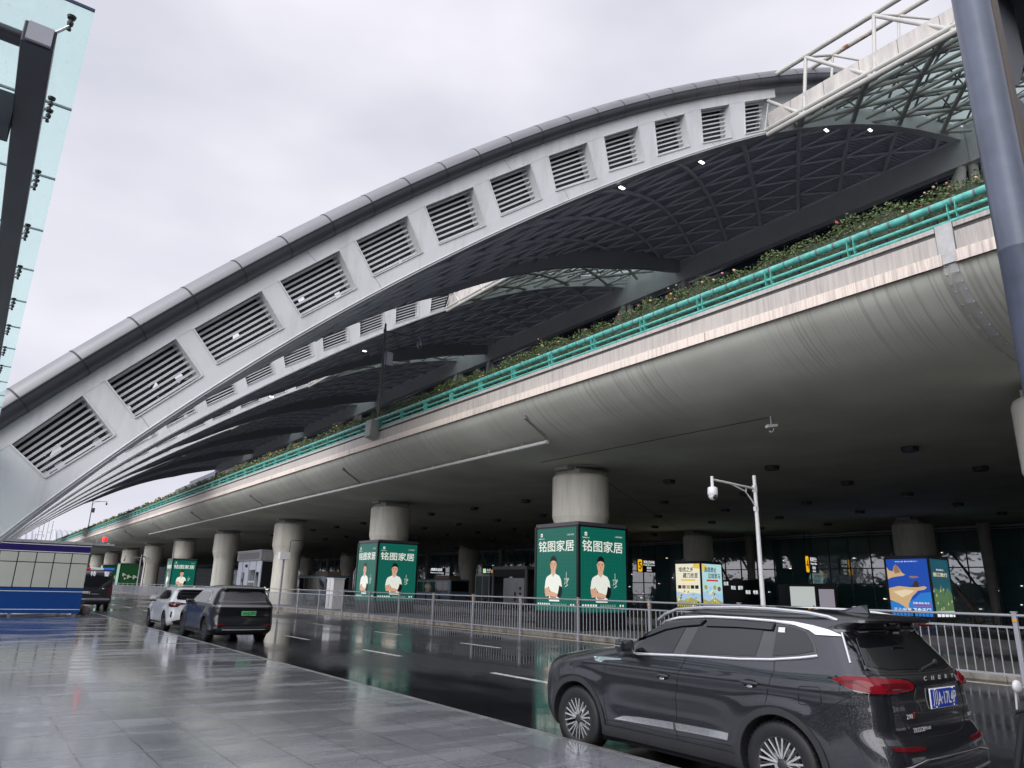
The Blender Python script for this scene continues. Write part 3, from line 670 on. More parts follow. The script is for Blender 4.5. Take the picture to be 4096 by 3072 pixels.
b = MB(); b.tube([(42.8, ya-.3, 38.95), (42.8, 24.6, 38.95)], .17, 12); b.build('rusty_top_chord', rust, sk)
b = MB(); ns_ = [20.7, 16.1, 11.55]
for y in ns_:
    b.tube([(XF, y, 31.75), (38.9, y-.1, 36.7)], .12, 8); b.tube([(38.9, y, 36.7), (42.8, y, 38.95)], .1, 8)
    b.tube([(42.8, y, 38.95), (41.6, y-.1, 34.8)], .1, 8); b.tube([(42.8, y, 38.95), (41.8, y-4, 34.9)], .1, 8)
    b.tube([(38.9, y, 36.7), (XF, y-4.55, 31.75)], .13, 8)
b.tube([(38.9, 25.3, 36.7), (XF, 20.7, 31.75)], .13, 8); b.tube([(42.8, 24.8, 37.2), (41.5, 21, 34.6)], .1, 8)
b.build('truss_web', cream_pipe, sk)
def kp(x, v, dz=0): return Vector((x, lerp(YL(x)+.2, YA(x)+.4, v), low(x)+.5+dz))
b = MB(); top = MB()
def em2(p, q, k): b.tube([(p[0], p[1], low(p[0])+.3), (q[0], q[1], low(q[0])+.3)], (.19, .15, .15)[k], 8, cap=False)
def em3(p, q, k): top.tube([(p[0], p[1], low(p[0])+1.35), (q[0], q[1], low(q[0])+1.35)], .10, 6, cap=False)
iso(em2, XF+3.7*6, 20.7, lambda x: YL(x)+.2, lambda x: YA(x)+.4, None, xmin=XF-.1, xmax=63)
iso(em3, XF+2.3*10+1.2, 22.2, lambda x: YL(x)+.2, lambda x: YA(x)+.4, None, dx=2.3, dy=2.8, xmin=XF+.8, xmax=63)
i = 0; x = XF
while x < 62:
    for j in range(-4, 5):
        y = 20.7+4.5*(j+.5*(i % 2))
        if YL(x)+.3 < y < YA(x)+.2:
            for ddx, ddy in ((1.2, 1.5), (-2.4, 0), (1.2, -1.5)):
                if x+ddx > XF+.5: top.tube([(x, y, low(x)+.3), (x+ddx, y+ddy, low(x+ddx)+1.3)], .06, 5, cap=False)
    x += 3.7; i += 1
b.build('lattice_pipe', lattice_o, sk); top.build('glazing_bar', mat('glazing_bar_grey', (.20, .205, .20), .5, var=.05), sk)
gl = bpy.data.materials.new('skylight_glass'); gl.use_nodes = True; t = gl.node_tree; t.nodes.remove(t.nodes['Principled BSDF'])
tr_ = t.nodes.new('ShaderNodeBsdfTranslucent'); tr_.inputs[0].default_value = (.36, .43, .41, 1); tp = t.nodes.new('ShaderNodeBsdfTransparent'); tp.inputs[0].default_value = (.42, .50, .47, 1)
gs = t.nodes.new('ShaderNodeBsdfGlossy'); gs.inputs['Roughness'].default_value = .08; mx1 = t.nodes.new('ShaderNodeMixShader'); mx1.inputs[0].default_value = .45; mx2 = t.nodes.new('ShaderNodeMixShader'); mx2.inputs[0].default_value = .06
t.links.new(tr_.outputs[0], mx1.inputs[1]); t.links.new(tp.outputs[0], mx1.inputs[2]); t.links.new(mx1.outputs[0], mx2.inputs[1]); t.links.new(gs.outputs[0], mx2.inputs[2]); t.links.new(mx2.outputs[0], t.nodes['Material Output'].inputs[0])
b = MB(); b.grid(lambda u, v: kp(lerp(XF+.4, 63.5, u), v, 1.1), 26, 4, smooth=False)
b.build('skylight_glazing', gl, sk)
b = MB(); b.box((63.0, 11.4, 38.25), (63.9, 20.0, 42.2)); b.build('end_beam', beam_m, sk)
b = MB()   # white gutter boxes along the front edge, seen between pipes
x = 40.0
while x < 62: b.box((x, YA(x)-.5, low(x)+1.45), (x+1.6, YA(x)-.1, low(x)+0.95)); x += 2.6
b.build('gutter_box', cream_pipe, sk) if False else None
slb = ['', 'second glazed skylight, seen in the gap under the nearest vault', 'third glazed skylight, a thin pale lens above the deck hedge', 'fourth glazed skylight far along the row', 'fifth glazed skylight far along the row', 'farthest glazed skylight of the row']
for k in range(1, 6): dup(sk, (0, 15.7+41*k, 0), slb[k])
# lit floodlights on the beams
flood = E('floodlight_white', (1, 1, .97), 5)
fl0 = None
for (x, y, z, lb) in ((50.6, 22.3, 37.2, 'bright lit floodlight under the skylight beam near the right post'), (33.2, 25.2, 28.6, 'lit floodlight under the nearest arch, right of its last full window'), (26.8, 26.1, 24.7, 'lit floodlight under the nearest arch, lower on the curve'),
                      (45, 22.9, 35.0, 'small lit floodlight behind the skylight beam'), (29.3, 66, 25.5, 'lit floodlight under the second arch right of the deck camera pole'), (20.6, 67, 19.2, 'lit floodlight under the second arch left of the deck camera pole'),
                      (62.8, 55, 33.8, 'bright lit floodlight just above the rose hedge')):
    t0 = thing('floodlight', lb, 'floodlight', (x, y, z), 'floodlights under the terminal roof')
    b = MB(); b.box((-.2, -.1, -.03), (.2, .1, .08)); b.build('lamp_housing', steel_grey, t0, world=False)
    b = MB(); b.box((-.19, -.1, -.07), (.19, .08, -.035)); b.build('lamp_lens', flood, t0, world=False)

# ================================================================== TERMINAL BUILDING
tb = thing('terminal_building', 'dark glass terminal front standing behind the viaduct', 'building', (66, -40, 0))
glass = mat('facade_glass', (.05, .13, .14), .04, var=0, spec=.9)
t, b_ = nodes_of(glass); b_.inputs['Metallic'].default_value = .0; b_.inputs['IOR'].default_value = 2.0; b_.inputs['Coat Weight'].default_value = .6
g = t.nodes.new('ShaderNodeNewGeometry'); nn = t.nodes.new('ShaderNodeTexNoise'); nn.inputs['Scale'].default_value = .9; nn.inputs['Detail'].default_value = 2; t.links.new(g.outputs['Position'], nn.inputs['Vector'])
bp = t.nodes.new('ShaderNodeBump'); bp.inputs['Strength'].default_value = .25; bp.inputs['Distance'].default_value = .06; t.links.new(nn.outputs['Fac'], bp.inputs['Height']); t.links.new(bp.outputs[0], b_.inputs['Normal'])
b = MB(); b.box((66, -40, 0), (66.1, 330, 7.9)); b.build('lower_glazing', glass, tb)
mull = mat('mullion_dark', (.03, .033, .036), .4, var=0)
b = MB(); y = -10
while y < 200: b.box((65.93, y, .2), (66.02, y+.07, 7.9)); y += 2.0
for z in (.35, 1.7, 3.1, 4.5, 5.9, 7.3): b.box((65.92, -40, z), (66.03, 330, z+.09))
b.box((64.4, -40, 7.85), (66, 330, 8.3))
b.build('mullion', mull, tb)
b = MB(); b.box((64.6, -40, 7.6), (65.1, 330, 7.72)); b.tube([(64.8, -40, 7.45), (64.8, 330, 7.45)], .05, 6); b.build('ceiling_trim', steel_grey, tb)
b = MB(); b.box((68, -40, 9.9), (68.3, 340, 41)); b.box((68, -40, 41), (110, 315, 42)); z = 10.5
while z < 41: b.box((67.8, -40, z), (68, 315, z+.1), 1); z += .9
b.build('upper_wall', [mat('upper_facade_dark', (.018, .026, .04), .25, var=.1, vs=.4), mat('facade_louvre_dark', (.035, .045, .06), .4, var=0)], tb)
for k in range(0, 9):
    yc = 23.6+21.5*k-21.5
    b = MB(); b.lathe([(.30, .2), (.46, 7.8)], (63.6, yc, 0), 18); b.build('facade_column', mat('facade_column_grey', (.30, .29, .27), .55, var=.1), tb)
    b = MB(); b.tube([(63.8, yc+1.2, .3), (63.8, yc+2.2, 2.2), (63.8, yc+2.5, 2.6), (63.8, yc+5.5, 7.6)], [.3, .26, .12, .1], 8); b.build('raking_strut', mat('strut_cream', (.36, .34, .29), .5, var=.1), tb)
inner = [E('interior_warm_light', (1, .86, .6), 2.2), E('interior_white_light', (.85, .95, 1), 1.6), E('interior_green_sign', (.5, 1, .6), .9)]
b = MB(); rn = random.Random(5)
for i in range(70):
    y = rn.uniform(14, 120); z = rn.choice((rn.uniform(.6, 2.4), rn.uniform(1, 6))); w = rn.uniform(.06, .3); b.box((65.88, y, z), (65.9, y+w, z+rn.uniform(.03, .07)), rn.choice((0, 1, 1)))
b.build('interior_lamp', inner, tb)
# ================================================================== VEHICLES
def car_paint(name, col, metallic=.6, coat=1, rough=.3):
    m = mat(name, col, rough, metal=metallic, coat=coat, var=.03, vs=3)
    t, b_ = nodes_of(m); g = t.nodes.new('ShaderNodeTexCoord')
    v = t.nodes.new('ShaderNodeTexVoronoi'); v.inputs['Scale'].default_value = 75; t.links.new(g.outputs['Object'], v.inputs['Vector'])
    r = t.nodes.new('ShaderNodeMapRange'); r.inputs[1].default_value = .0; r.inputs[2].default_value = .28; r.inputs[3].default_value = 1; r.inputs[4].default_value = 0; t.links.new(v.outputs['Distance'], r.inputs[0])
    bp = t.nodes.new('ShaderNodeBump'); bp.inputs['Strength'].default_value = .25; bp.inputs['Distance'].default_value = .004
    t.links.new(r.outputs[0], bp.inputs['Height']); t.links.new(bp.outputs[0], b_.inputs['Normal']); t.links.new(bp.outputs[0], b_.inputs['Coat Normal'])
    return m
car_glass = mat('car_glass_tinted', (.008, .009, .011), .03, var=0, coat=.25, spec=.5); nodes_of(car_glass)[1].inputs['IOR'].default_value = 1.5
plastic = mat('black_cladding', (.03, .03, .033), .5, var=.08, vs=6)
gloss_black = mat('gloss_black', (.006, .006, .007), .08, var=0, coat=1)
seam = mat('panel_gap', (.002, .002, .002), .8, var=0)
red_lens = mat('red_lens', (.15, .004, .009), .12, coat=0, var=0, spec=.35); nodes_of(red_lens)[1].inputs['Emission Color'].default_value = (.5, .01, .03, 1); nodes_of(red_lens)[1].inputs['Emission Strength'].default_value = .05
red_dark = mat('red_lens_dark', (.10, .006, .010), .12, coat=0, var=0, spec=.3)
badge_m = mat('badge_silver', (.8, .8, .8), .35, metal=.3, var=0)
bright_trim = mat('bright_trim', (.85, .85, .87), .22, metal=.75, var=0)
satin = mat('satin_aluminium', (.62, .63, .64), .22, metal=.9, var=.05, vs=8)
alloy = mat('machined_alloy', (.62, .62, .61), .25, metal=.85, var=.03)
alloy_dark = mat('alloy_black', (.03, .03, .032), .35, var=0)

class Car:
    """body from stacked plan contours; local x lateral, y forward from the rear bumper, z up"""
    def __init__(s, P):
        s.P = P; zs = P['z']; s.rings = []
        z0, z1 = zs[0], zs[-1]; n = P.get('n', 64); s.zl = []
        for i in range(n+1):
            f = i/n; s.zl.append(z0+(z1-z0)*(f if f < .0 else f))
        s.zl = sorted(set(s.zl+[z1-.004, z1-.012]))
        T = lambda key, z: spline(list(zip(zs, P[key])), z)
        vs = []; N = None
        for z in s.zl:
            R, F, Wd = T('R', z), T('F', z), T('W', z)
            ar, br, af, bf = [interp(P[k], z) for k in ('ar', 'br', 'af', 'bf')]
            L = F-R; ar = min(ar, L*.45); af = min(af, L*.45); br = min(br, Wd*.6); bf = min(bf, Wd*.75)
            kr, kf = interp(P['kr'], z), interp(P['kf'], z)
            half = []
            for i in range(9):
                x = (Wd-br)*i/9; half.append((x, R+kr*(x/Wd)**2))
            yc0 = R+kr*((Wd-br)/Wd)**2
            for i in range(11):
                a = pi/2*i/10; half.append((Wd-br+br*math.sin(a), yc0+ar*(1-math.cos(a))))
            ya = yc0+ar; ycf = F-kf*((Wd-bf)/Wd)**2; yb = ycf-af
            for i in range(1, 34):
                half.append((Wd, ya+(yb-ya)*i/34))
            for i in range(11):
                a = pi/2*i/10; half.append((Wd-bf+bf*math.cos(a), yb+af*math.sin(a)))
            for i in range(1, 10):
                x = (Wd-bf)*(1-i/9); half.append((x, F-kf*(x/Wd)**2))
            out = []
            for x, y in half:
                if 'dW' in P and x > Wd*.5: x = x+P['dW'](y, z)*min(1, (x/Wd-.5)*2)
                out.append((x, y, z))
            ring = out+[(-x, y, z) for x, y, z in out[-2:0:-1]]
            N = len(ring); vs += ring
        s.N = N; m = len(s.zl)
        crown = P.get('crown', .0)
        fs = [(i*N+k, i*N+(k+1) % N, (i+1)*N+(k+1) % N, (i+1)*N+k) for i in range(m-1) for k in range(N)]
        # caps as ladder quads between mirrored points
        h = N//2
        def cap(o, flip):
            q = []
            for k in range(h):
                a, c = k, k+1; d, e = (N-k-1) % N, (N-k) % N
                if k == 0: q.append((o, o+1, o+N-1))
                elif k == h-1: q.append((o+a, o+h, o+e))
                else: q.append((o+a, o+c, o+d, o+e))
            return [f[::-1] for f in q] if flip else q
        fs += cap(0, True)+cap((m-1)*N, False)
        s.v = vs; s.f = fs
        s.bvh = BVHTree.FromPolygons([Vector(v) for v in vs], [f for f in fs])
    def body(s, paint, parent, wells):
        me = bpy.data.meshes.new('body'); me.from_pydata(s.v, [], s.f); me.materials.append(paint); me.materials.append(dark)
        bm = bmesh.new(); bm.from_mesh(me); bmesh.ops.recalc_face_normals(bm, faces=bm.faces[:]); bm.to_mesh(me); bm.free()
        me.polygons.foreach_set('use_smooth', [True]*len(me.polygons))
        o = bpy.data.objects.new('body', me); C.objects.link(o)
        cut = MB()
        for (y, z, r) in wells:
            for sg in (-1, 1):
                W_ = s.P['Wmax']; cut.lathe([(r, sg*(W_-.33)), (r, sg*(W_+.2))], (0, y, z), 48, 'x', smooth=False)
        cm_ = cut.build('cutter', dark, None, world=False)
        md = o.modifiers.new('b', 'BOOLEAN'); md.operation = 'DIFFERENCE'; md.object = cm_; md.solver = 'EXACT'
        try: md.material_mode = 'TRANSFER'
        except Exception: pass
        dg = bpy.context.evaluated_depsgraph_get(); dg.update()
        nm = bpy.data.meshes.new_from_object(o.evaluated_get(dg)); nm.name = 'body'
        o.modifiers.clear(); o.data = nm; bpy.data.objects.remove(cm_)
        bm = bmesh.new(); bm.from_mesh(nm)
        for e in bm.edges: e.smooth = not (len(e.link_faces) == 2 and e.calc_face_angle(0) > .6)
        bm.to_mesh(nm); bm.free()
        o.parent = parent; s.o = o; return o
    def hit(s, p, d):
        p = Vector(p); d = Vector(d).normalized()
        h = s.bvh.ray_cast(p-d*4, d, 8)
        return h
    def frame(s, d):
        d = Vector(d).normalized(); v = Vector((0, 0, 1)); u = v.cross(d).normalized() if abs(d.z) < .9 else Vector((1, 0, 0))
        if abs(d.z) >= .9: v = Vector((0, 1, 0))
        return d, u, v
    def onto(s, p, d, off):
        """p: approximate 3D point -> point on the body seen along d, raised by off"""
        h = s.hit(p, d); dd = Vector(d).normalized()
        if h[0] is None:
            h2 = s.bvh.find_nearest(Vector(p)); return h2[0]-dd*off
        return h[0]-dd*off
    def patch(s, name, pts, d, off, m, parent, step=.05, thick=0, mb=None, mi=0):
        """pts: approx 3D outline; filled patch following the body"""
        d, u, v = s.frame(d); pl = [Vector((Vector(p).dot(u), Vector(p).dot(v))) for p in pts]
        out = []
        for a, c in zip(pl, pl[1:]+pl[:1]):
            n = max(1, int((c-a).length/step)); out += [a.lerp(c, i/n) for i in range(n)]
        x0 = min(p.x for p in out); x1 = max(p.x for p in out); y0 = min(p.y for p in out); y1 = max(p.y for p in out)
        def inside(q):
            c = False; j = len(out)-1
            for i in range(len(out)):
                a, b_ = out[i], out[j]
                if (a.y > q.y) != (b_.y > q.y) and q.x < (b_.x-a.x)*(q.y-a.y)/(b_.y-a.y)+a.x: c = not c
                j = i
            return c
        ins = []; X = x0+step*.5
        while X < x1:
            Y = y0+step*.5
            while Y < y1:
                q = Vector((X, Y))
                if inside(q) and min((q-o_).length for o_ in out) > step*.35: ins.append(q)
                Y += step
            X += step
        allp = out+ins; n = len(out)
        rv, re, rf, *_ = geometry.delaunay_2d_cdt(allp, [(i, (i+1) % n) for i in range(n)], [list(range(n))], 1, 1e-5)
        o3 = d.copy(); vs = []
        for q in rv:
            p = u*q.x+v*q.y; vs.append(s.onto(p, d, off))
        fs = [tuple(f) for f in rf if inside(sum((rv[i] for i in f), Vector((0, 0)))/len(f))]
        t = mb or MB(); t.add(vs, fs, mi, True)
        ed = {}
        for f in fs:
            for a, c in zip(f, f[1:]+f[:1]): ed[(a, c)] = 1
        rim = [(a, c) for (a, c) in ed if (c, a) not in ed]
        if rim:
            k = {}; w = []
            for a, c in rim:
                for i in (a, c):
                    if i not in k: k[i] = len(w); w.append(i)
            n_ = len(w); tv = [vs[i] for i in w]+[Vector(vs[i])+d*(off+.012) for i in w]
            t.add(tv, [(k[a], k[c], n_+k[c], n_+k[a]) for a, c in rim], mi)
        if mb is None:
            o = t.build(name, m, parent, world=False); return o
    def line(s, pts, d, r, off=0, mb=None, n=5, step=.05, mi=0):
        out = []
        for a, c in zip(pts, pts[1:]):
            a, c = Vector(a), Vector(c); k = max(1, int((c-a).length/step)); out += [a.lerp(c, i/k) for i in range(k)]
        out.append(Vector(pts[-1])); mb.tube([s.onto(p, d, off) for p in out], r, n, mi)
def both(f):
    for sg in (-1, 1): f(sg)

def wheel(parent, c, R, w, sg, style, rim_r=None):
    """sg: -1 left side (outer face towards -x)"""
    root = bpy.data.objects.new('wheel', None); C.objects.link(root); root.parent = parent; root.location = c; root.empty_display_size = .1
    rim_r = rim_r or R*.68
    b = MB(); h = w/2
    b.lathe([(rim_r-.01, -h*.9), (rim_r+.01, -h), (R*.93, -h*.98), (R*.985, -h*.8), (R, -h*.5), (R, h*.5), (R*.985, h*.8), (R*.93, h*.98), (rim_r+.01, h), (rim_r-.01, h*.9)], n=44, axis='x', cap=False)
    for k in range(44):
        a = 2*pi*k/44; b.obox((-h*.82, (R+.001)*math.cos(a), (R+.001)*math.sin(a)), (h*.82, (R+.001)*math.cos(a+.06), (R+.001)*math.sin(a+.06)), .012, .006)
    b.build('tyre', rubber, root, world=False)
    b = MB(); xo = sg*h*.86
    b.lathe([(rim_r, xo), (rim_r-.02, xo+sg*.008), (rim_r-.03, xo-sg*.03), (rim_r-.03, -xo)], n=44, axis='x', mi=1, cap=False)
    b.lathe([(0.0, xo-sg*.09), (rim_r-.03, xo-sg*.10)], n=30, axis='x', mi=2, cap=False)
    b.lathe([(rim_r*.55, xo-sg*.085), (rim_r*.2, xo-sg*.085)], n=30, axis='x', mi=3, cap=False)
    b.lathe([(.001, xo-sg*.005), (.035, xo-sg*.005), (.055, xo-sg*.02), (.06, xo-sg*.05)], n=20, axis='x', mi=2)
    ns = {'ten': 5, 'five': 5, 'turbine': 7}[style]
    for k in range(ns):
        a0 = 2*pi*k/ns+.3
        if style == 'ten':
            for da, wd, mi in ((-.15, .015, 0), (.15, .015, 0), (-.36, .010, 1), (.36, .010, 1), (-.5, .013, 0), (.5, .013, 0)):
                a1 = a0+da*.35; a2 = a0+da
                p = (xo-sg*.03, .05*math.cos(a1), .05*math.sin(a1)); q = (xo-sg*.012, (rim_r-.022)*math.cos(a2), (rim_r-.022)*math.sin(a2)); b.obox(p, q, wd, .03, mi, up=(1, 0, 0))
                b.obox((p[0]+sg*.016, p[1], p[2]), (q[0]+sg*.014, q[1], q[2]), wd*1.15, .003, mi, up=(1, 0, 0))
        elif style == 'five':
            for da in (-.2, .2):
                a1 = a0+da*.6; a2 = a0+da*1.0
                b.obox((xo-sg*.04, .05*math.cos(a1), .05*math.sin(a1)), (xo-sg*.015, (rim_r-.02)*math.cos(a2), (rim_r-.02)*math.sin(a2)), .04, .04, 2, up=(1, 0, 0))
                b.obox((xo-sg*.02, .05*math.cos(a1), .05*math.sin(a1)), (xo-.0*sg, (rim_r-.02)*math.cos(a2), (rim_r-.02)*math.sin(a2)), .018, .006, 0, up=(1, 0, 0))
        else:
            a2 = a0+.25
            b.obox((xo-sg*.03, .05*math.cos(a0), .05*math.sin(a0)), (xo-sg*.01, (rim_r-.02)*math.cos(a2), (rim_r-.02)*math.sin(a2)), .075, .03, 2, up=(1, 0, 0))
    b.build('rim', [alloy, alloy_dark, alloy_dark, satin], root, world=False)
    return root

def plate(parent, c, w, h, colm_, textm, body, bolts=True):
    b = MB(); b.box((c[0]-w/2, c[1]-.006, c[2]-h/2), (c[0]+w/2, c[1]+.006, c[2]+h/2), 1, bev=.005); b.box((c[0]-w/2+.008, c[1]-.009, c[2]-h/2+.008), (c[0]+w/2-.008, c[1]-.006, c[2]+h/2-.008), 0)
    b.text(body, h*.86, (c[0], c[1]-.0115, c[2]-h*.29), (1, 0, 0), (0, 0, 1), 1, bold=.02, center=True, width=w*.88)
    if bolts:
        for sx in (-.34, .34):
            for sz in (-.42, .42): b.ball((c[0]+w*sx, c[1]-.012, c[2]+h*sz), .009, 8, 2)
    return b.build('number_plate', [colm_, textm, chrome], parent, world=False)

# ---------------------------------------------------------------- near dark SUV
paint_a = car_paint('paint_anthracite', (.024, .025, .031))
RY = 3.10; XC = 7.07
suv = thing('parked_car', 'dark grey SUV with silver roof rails and blue number plate, closest to the camera', 'car', (XC, RY, 0), 'cars stopped along the kerb')
def flare(y, z):
    d = 0
    for yw in (1.09, 3.80):
        r = math.hypot(y-yw, z-.36); d += .03*math.exp(-((r-.46)/.13)**2)
    d += -.028*math.exp(-((z-.62)/.13)**2)*max(0, min(1, (y-1.55)*3))*max(0, min(1, (3.35-y)*3))
    d += .012*math.exp(-((z-1.0)/.05)**2)*max(0, min(1, (y-.3)*2))*max(0, min(1, (4.3-y)*2))
    d += -.008*math.exp(-((z-.90)/.05)**2)*max(0, min(1, (y-1.3)*3))*max(0, min(1, (3.5-y)*3))
    if .95 < z < 1.3: d += .02*math.exp(-((y-1.1)/.6)**2)*math.exp(-((z-1.1)/.12)**2)
    return d
P = dict(z=[.20, .26, .32, .40, .50, .62, .75, .88, .97, 1.03, 1.08, 1.13, 1.17, 1.21, 1.28, 1.38, 1.46, 1.52, 1.56, 1.60, 1.635, 1.665, 1.685, 1.70],
         R=[.30, .14, .05, .0, .0, .03, .10, .11, .12, .12, .12, .14, .18, .22, .28, .36, .42, .45, .38, .26, .34, .75, 1.15, 1.6],
         F=[4.40, 4.55, 4.62, 4.68, 4.70, 4.71, 4.70, 4.67, 4.60, 4.46, 4.26, 4.00, 3.72, 3.42, 3.24, 3.05, 2.89, 2.76, 2.66, 2.54, 2.40, 2.20, 2.0, 1.85],
         W=[.84, .87, .885, .90, .91, .918, .922, .920, .915, .912, .905, .893, .880, .862, .825, .770, .728, .697, .675, .645, .60, .50, .36, .2],
         ar=[(.2, .25), (.9, .36), (1.1, .36), (1.3, .30), (1.5, .25), (1.6, .25), (1.7, .2)], br=[(.2, .2), (.6, .26), (1.1, .26), (1.3, .16), (1.5, .16), (1.6, .22), (1.7, .1)],
         af=[(.2, .45), (.9, .55), (1.1, .8), (1.25, .25), (1.6, .2), (1.7, .2)], bf=[(.2, .4), (.9, .42), (1.1, .5), (1.25, .3), (1.6, .3), (1.7, .1)],
         kr=[(.2, .08), (1.1, .06), (1.5, .05), (1.7, .05)], kf=[(.2, .12), (1.0, .2), (1.2, .45), (1.6, .25), (1.7, .1)], Wmax=.95, n=70, dW=flare)
car = Car(P)
car.body(paint_a, suv, [(1.09, .36, .415), (3.80, .36, .415)])
HX = (1, 0, 0)
def L2(pts): return [(-2, y-RY, z) for y, z in pts]        # left-side outline given as (world Y, z)
DL = (1, 0, 0)
# window surround: glossy black band, then glass panels, all following the body
DR = (-1, 0, 0)
def mirx(pts): return [(-p[0], p[1], p[2]) for p in pts]
win_out = [(6.14, 1.215), (6.05, 1.29), (5.86, 1.40), (5.62, 1.49), (5.30, 1.545), (5.0, 1.56), (4.6, 1.56), (4.2, 1.55), (3.98, 1.52), (3.9, 1.46), (3.84, 1.38), (3.81, 1.31), (4.2, 1.245), (4.7, 1.22), (5.3, 1.195), (6.0, 1.16)]
for d_, f_ in ((DL, lambda p: p), (DR, mirx)):
    car.patch('window_surround', f_(L2(win_out)), d_, .004, gloss_black, suv)
    car.patch('side_window', f_(L2([(5.98, 1.18), (5.95, 1.26), (5.82, 1.35), (5.6, 1.435), (5.36, 1.475), (5.44, 1.205)])), d_, .009, car_glass, suv)
    car.patch('side_window', f_(L2([(5.19, 1.485), (4.8, 1.495), (4.41, 1.49), (4.43, 1.25), (4.8, 1.235), (5.27, 1.215)])), d_, .009, car_glass, suv)
    car.patch('side_window', f_(L2([(4.27, 1.535), (4.08, 1.525), (3.96, 1.49), (3.88, 1.40), (3.85, 1.335), (4.0, 1.30), (4.25, 1.265)])), d_, .009, car_glass, suv)
    b = MB(); car.line(f_(L2([(6.03, 1.15), (5.3, 1.185), (4.6, 1.21), (4.24, 1.235), (3.97, 1.27), (3.80, 1.30)])), d_, .014, .008, b)
    car.line(f_(L2([(6.22, 1.27), (6.10, 1.36), (5.95, 1.43), (5.75, 1.50), (5.48, 1.555), (5.1, 1.58), (4.68, 1.58), (4.3, 1.57), (4.1, 1.553)])), d_, .018, .008, b)
    car.patch('x', f_(L2([(4.35, 1.585), (4.35, 1.568), (4.1, 1.55), (3.93, 1.51), (3.86, 1.475), (3.62, 1.475), (3.75, 1.525), (3.9, 1.553), (4.1, 1.577)])), d_, .012, None, None, mb=b, step=.04)
    b.build('chrome_trim', bright_trim, suv, world=False)
    # rain visors
    b = MB(); car.patch('x', f_(L2([(6.0, 1.30), (5.86, 1.39), (5.62, 1.485), (5.3, 1.54), (5.12, 1.55), (5.17, 1.50), (5.4, 1.475), (5.62, 1.43), (5.82, 1.355)])), d_, .03, None, None, mb=b)
    car.patch('x', f_(L2([(5.08, 1.555), (4.7, 1.56), (4.30, 1.555), (4.31, 1.495), (4.7, 1.50), (5.10, 1.49)])), d_, .03, None, None, mb=b)
    b.build('rain_visor', car_glass, suv, world=False)
    # cladding arches and sill
    def arcp(yc, ri, ro, a0, a1, n=22):
        o_ = [(-2*(1), yc+ro*math.cos(a0+(a1-a0)*i/n), .36+ro*math.sin(a0+(a1-a0)*i/n)) for i in range(n+1)]
        i_ = [(-2, yc+ri*math.cos(a0+(a1-a0)*i/n), .36+ri*math.sin(a0+(a1-a0)*i/n)) for i in range(n+1)]
        return f_([p for p in o_+i_[::-1] if True])
    car.patch('wheel_arch_trim', arcp(3.80, .418, .475, math.radians(-15), math.radians(194)), d_, .012, plastic, suv)
    car.patch('wheel_arch_trim', arcp(1.09, .418, .475, math.radians(-14), math.radians(195)), d_, .012, plastic, suv)
    car.patch('sill_trim', f_([(-2, 1.55, .25), (-2, 1.56, .37), (-2, 3.33, .36), (-2, 3.34, .25)]), d_, .012, plastic, suv)
    car.patch('door_moulding', f_(L2([(6.28, .445), (6.14, .495), (5.9, .515), (5.425, .53), (5.42, .465)])), d_, .022, satin, suv)
    car.patch('door_moulding', f_(L2([(5.40, .53), (5.1, .535), (4.72, .54), (4.74, .475), (5.39, .465)])), d_, .022, satin, suv)
    b = MB()
    for ln in ([(6.20, 1.15), (6.35, 1.10), (6.42, .98), (6.45, .73), (6.42, .56), (6.38, .37)], [(5.24, 1.19), (5.31, 1.05), (5.35, .96), (5.39, .74), (5.41, .5), (5.39, .37)], [(5.08, 1.58), (5.24, 1.19)],
               [(4.22, 1.235), (4.20, 1.15), (4.26, .98), (4.30, .83)], [(4.23, 1.57), (4.22, 1.235)], [(3.93, 1.04), (3.76, 1.05), (3.74, 1.03), (3.75, .92), (3.78, .90), (3.94, .89), (3.96, .91), (3.95, 1.02), (3.93, 1.04)],
               [(3.9, .775), (3.7, .89), (3.5, 1.0), (3.44, 1.04)], [(6.42, .42), (5.4, .41)], [(5.39, .41), (4.7, .43)]):
        car.line(f_(L2(ln)), d_, .0045, -.001, b, n=4, step=.04)
    b.build('panel_gap', seam, suv, world=False)
    for yh, zh in ((5.55, .965), (4.45, 1.01)):
        b = MB(); p = car.onto(f_([(-2, yh-RY, zh)])[0], d_, .0); s_ = -1 if d_ is DL else 1
        b.ball(p, .07, 16, 1, (.12, 1.25, .55)); b.ball((p.x+s_*.022, p.y, p.z+.006), .06, 16, 0, (.3, 1.75, .28)); b.ball((p.x+s_*.012, p.y, p.z-.025), .03, 10, 2, (.3, 1.3, .5)); b.build('door_handle', [paint_a, seam, satin], suv, world=False)
    b = MB(); car.patch('x', f_(L2([(6.62, 1.075), (6.57, 1.03), (6.48, 1.02), (6.43, 1.05), (6.16, 1.075), (6.17, 1.085), (6.42, 1.085)])), d_, .006, None, None, mb=b, step=.03); b.build('fender_badge', chrome, suv, world=False)
    # lamp and bumper corner at the nose
    car.patch('headlight', f_([(-2, 4.40, 1.0), (-2, 4.22, 1.015), (-2, 4.26, .96), (-2, 4.42, .90)]), (.9*(1 if d_ is DL else -1), -.45, 0), .004, mat('headlight_glass', (.05, .052, .06), .08, coat=.5, var=0), suv)
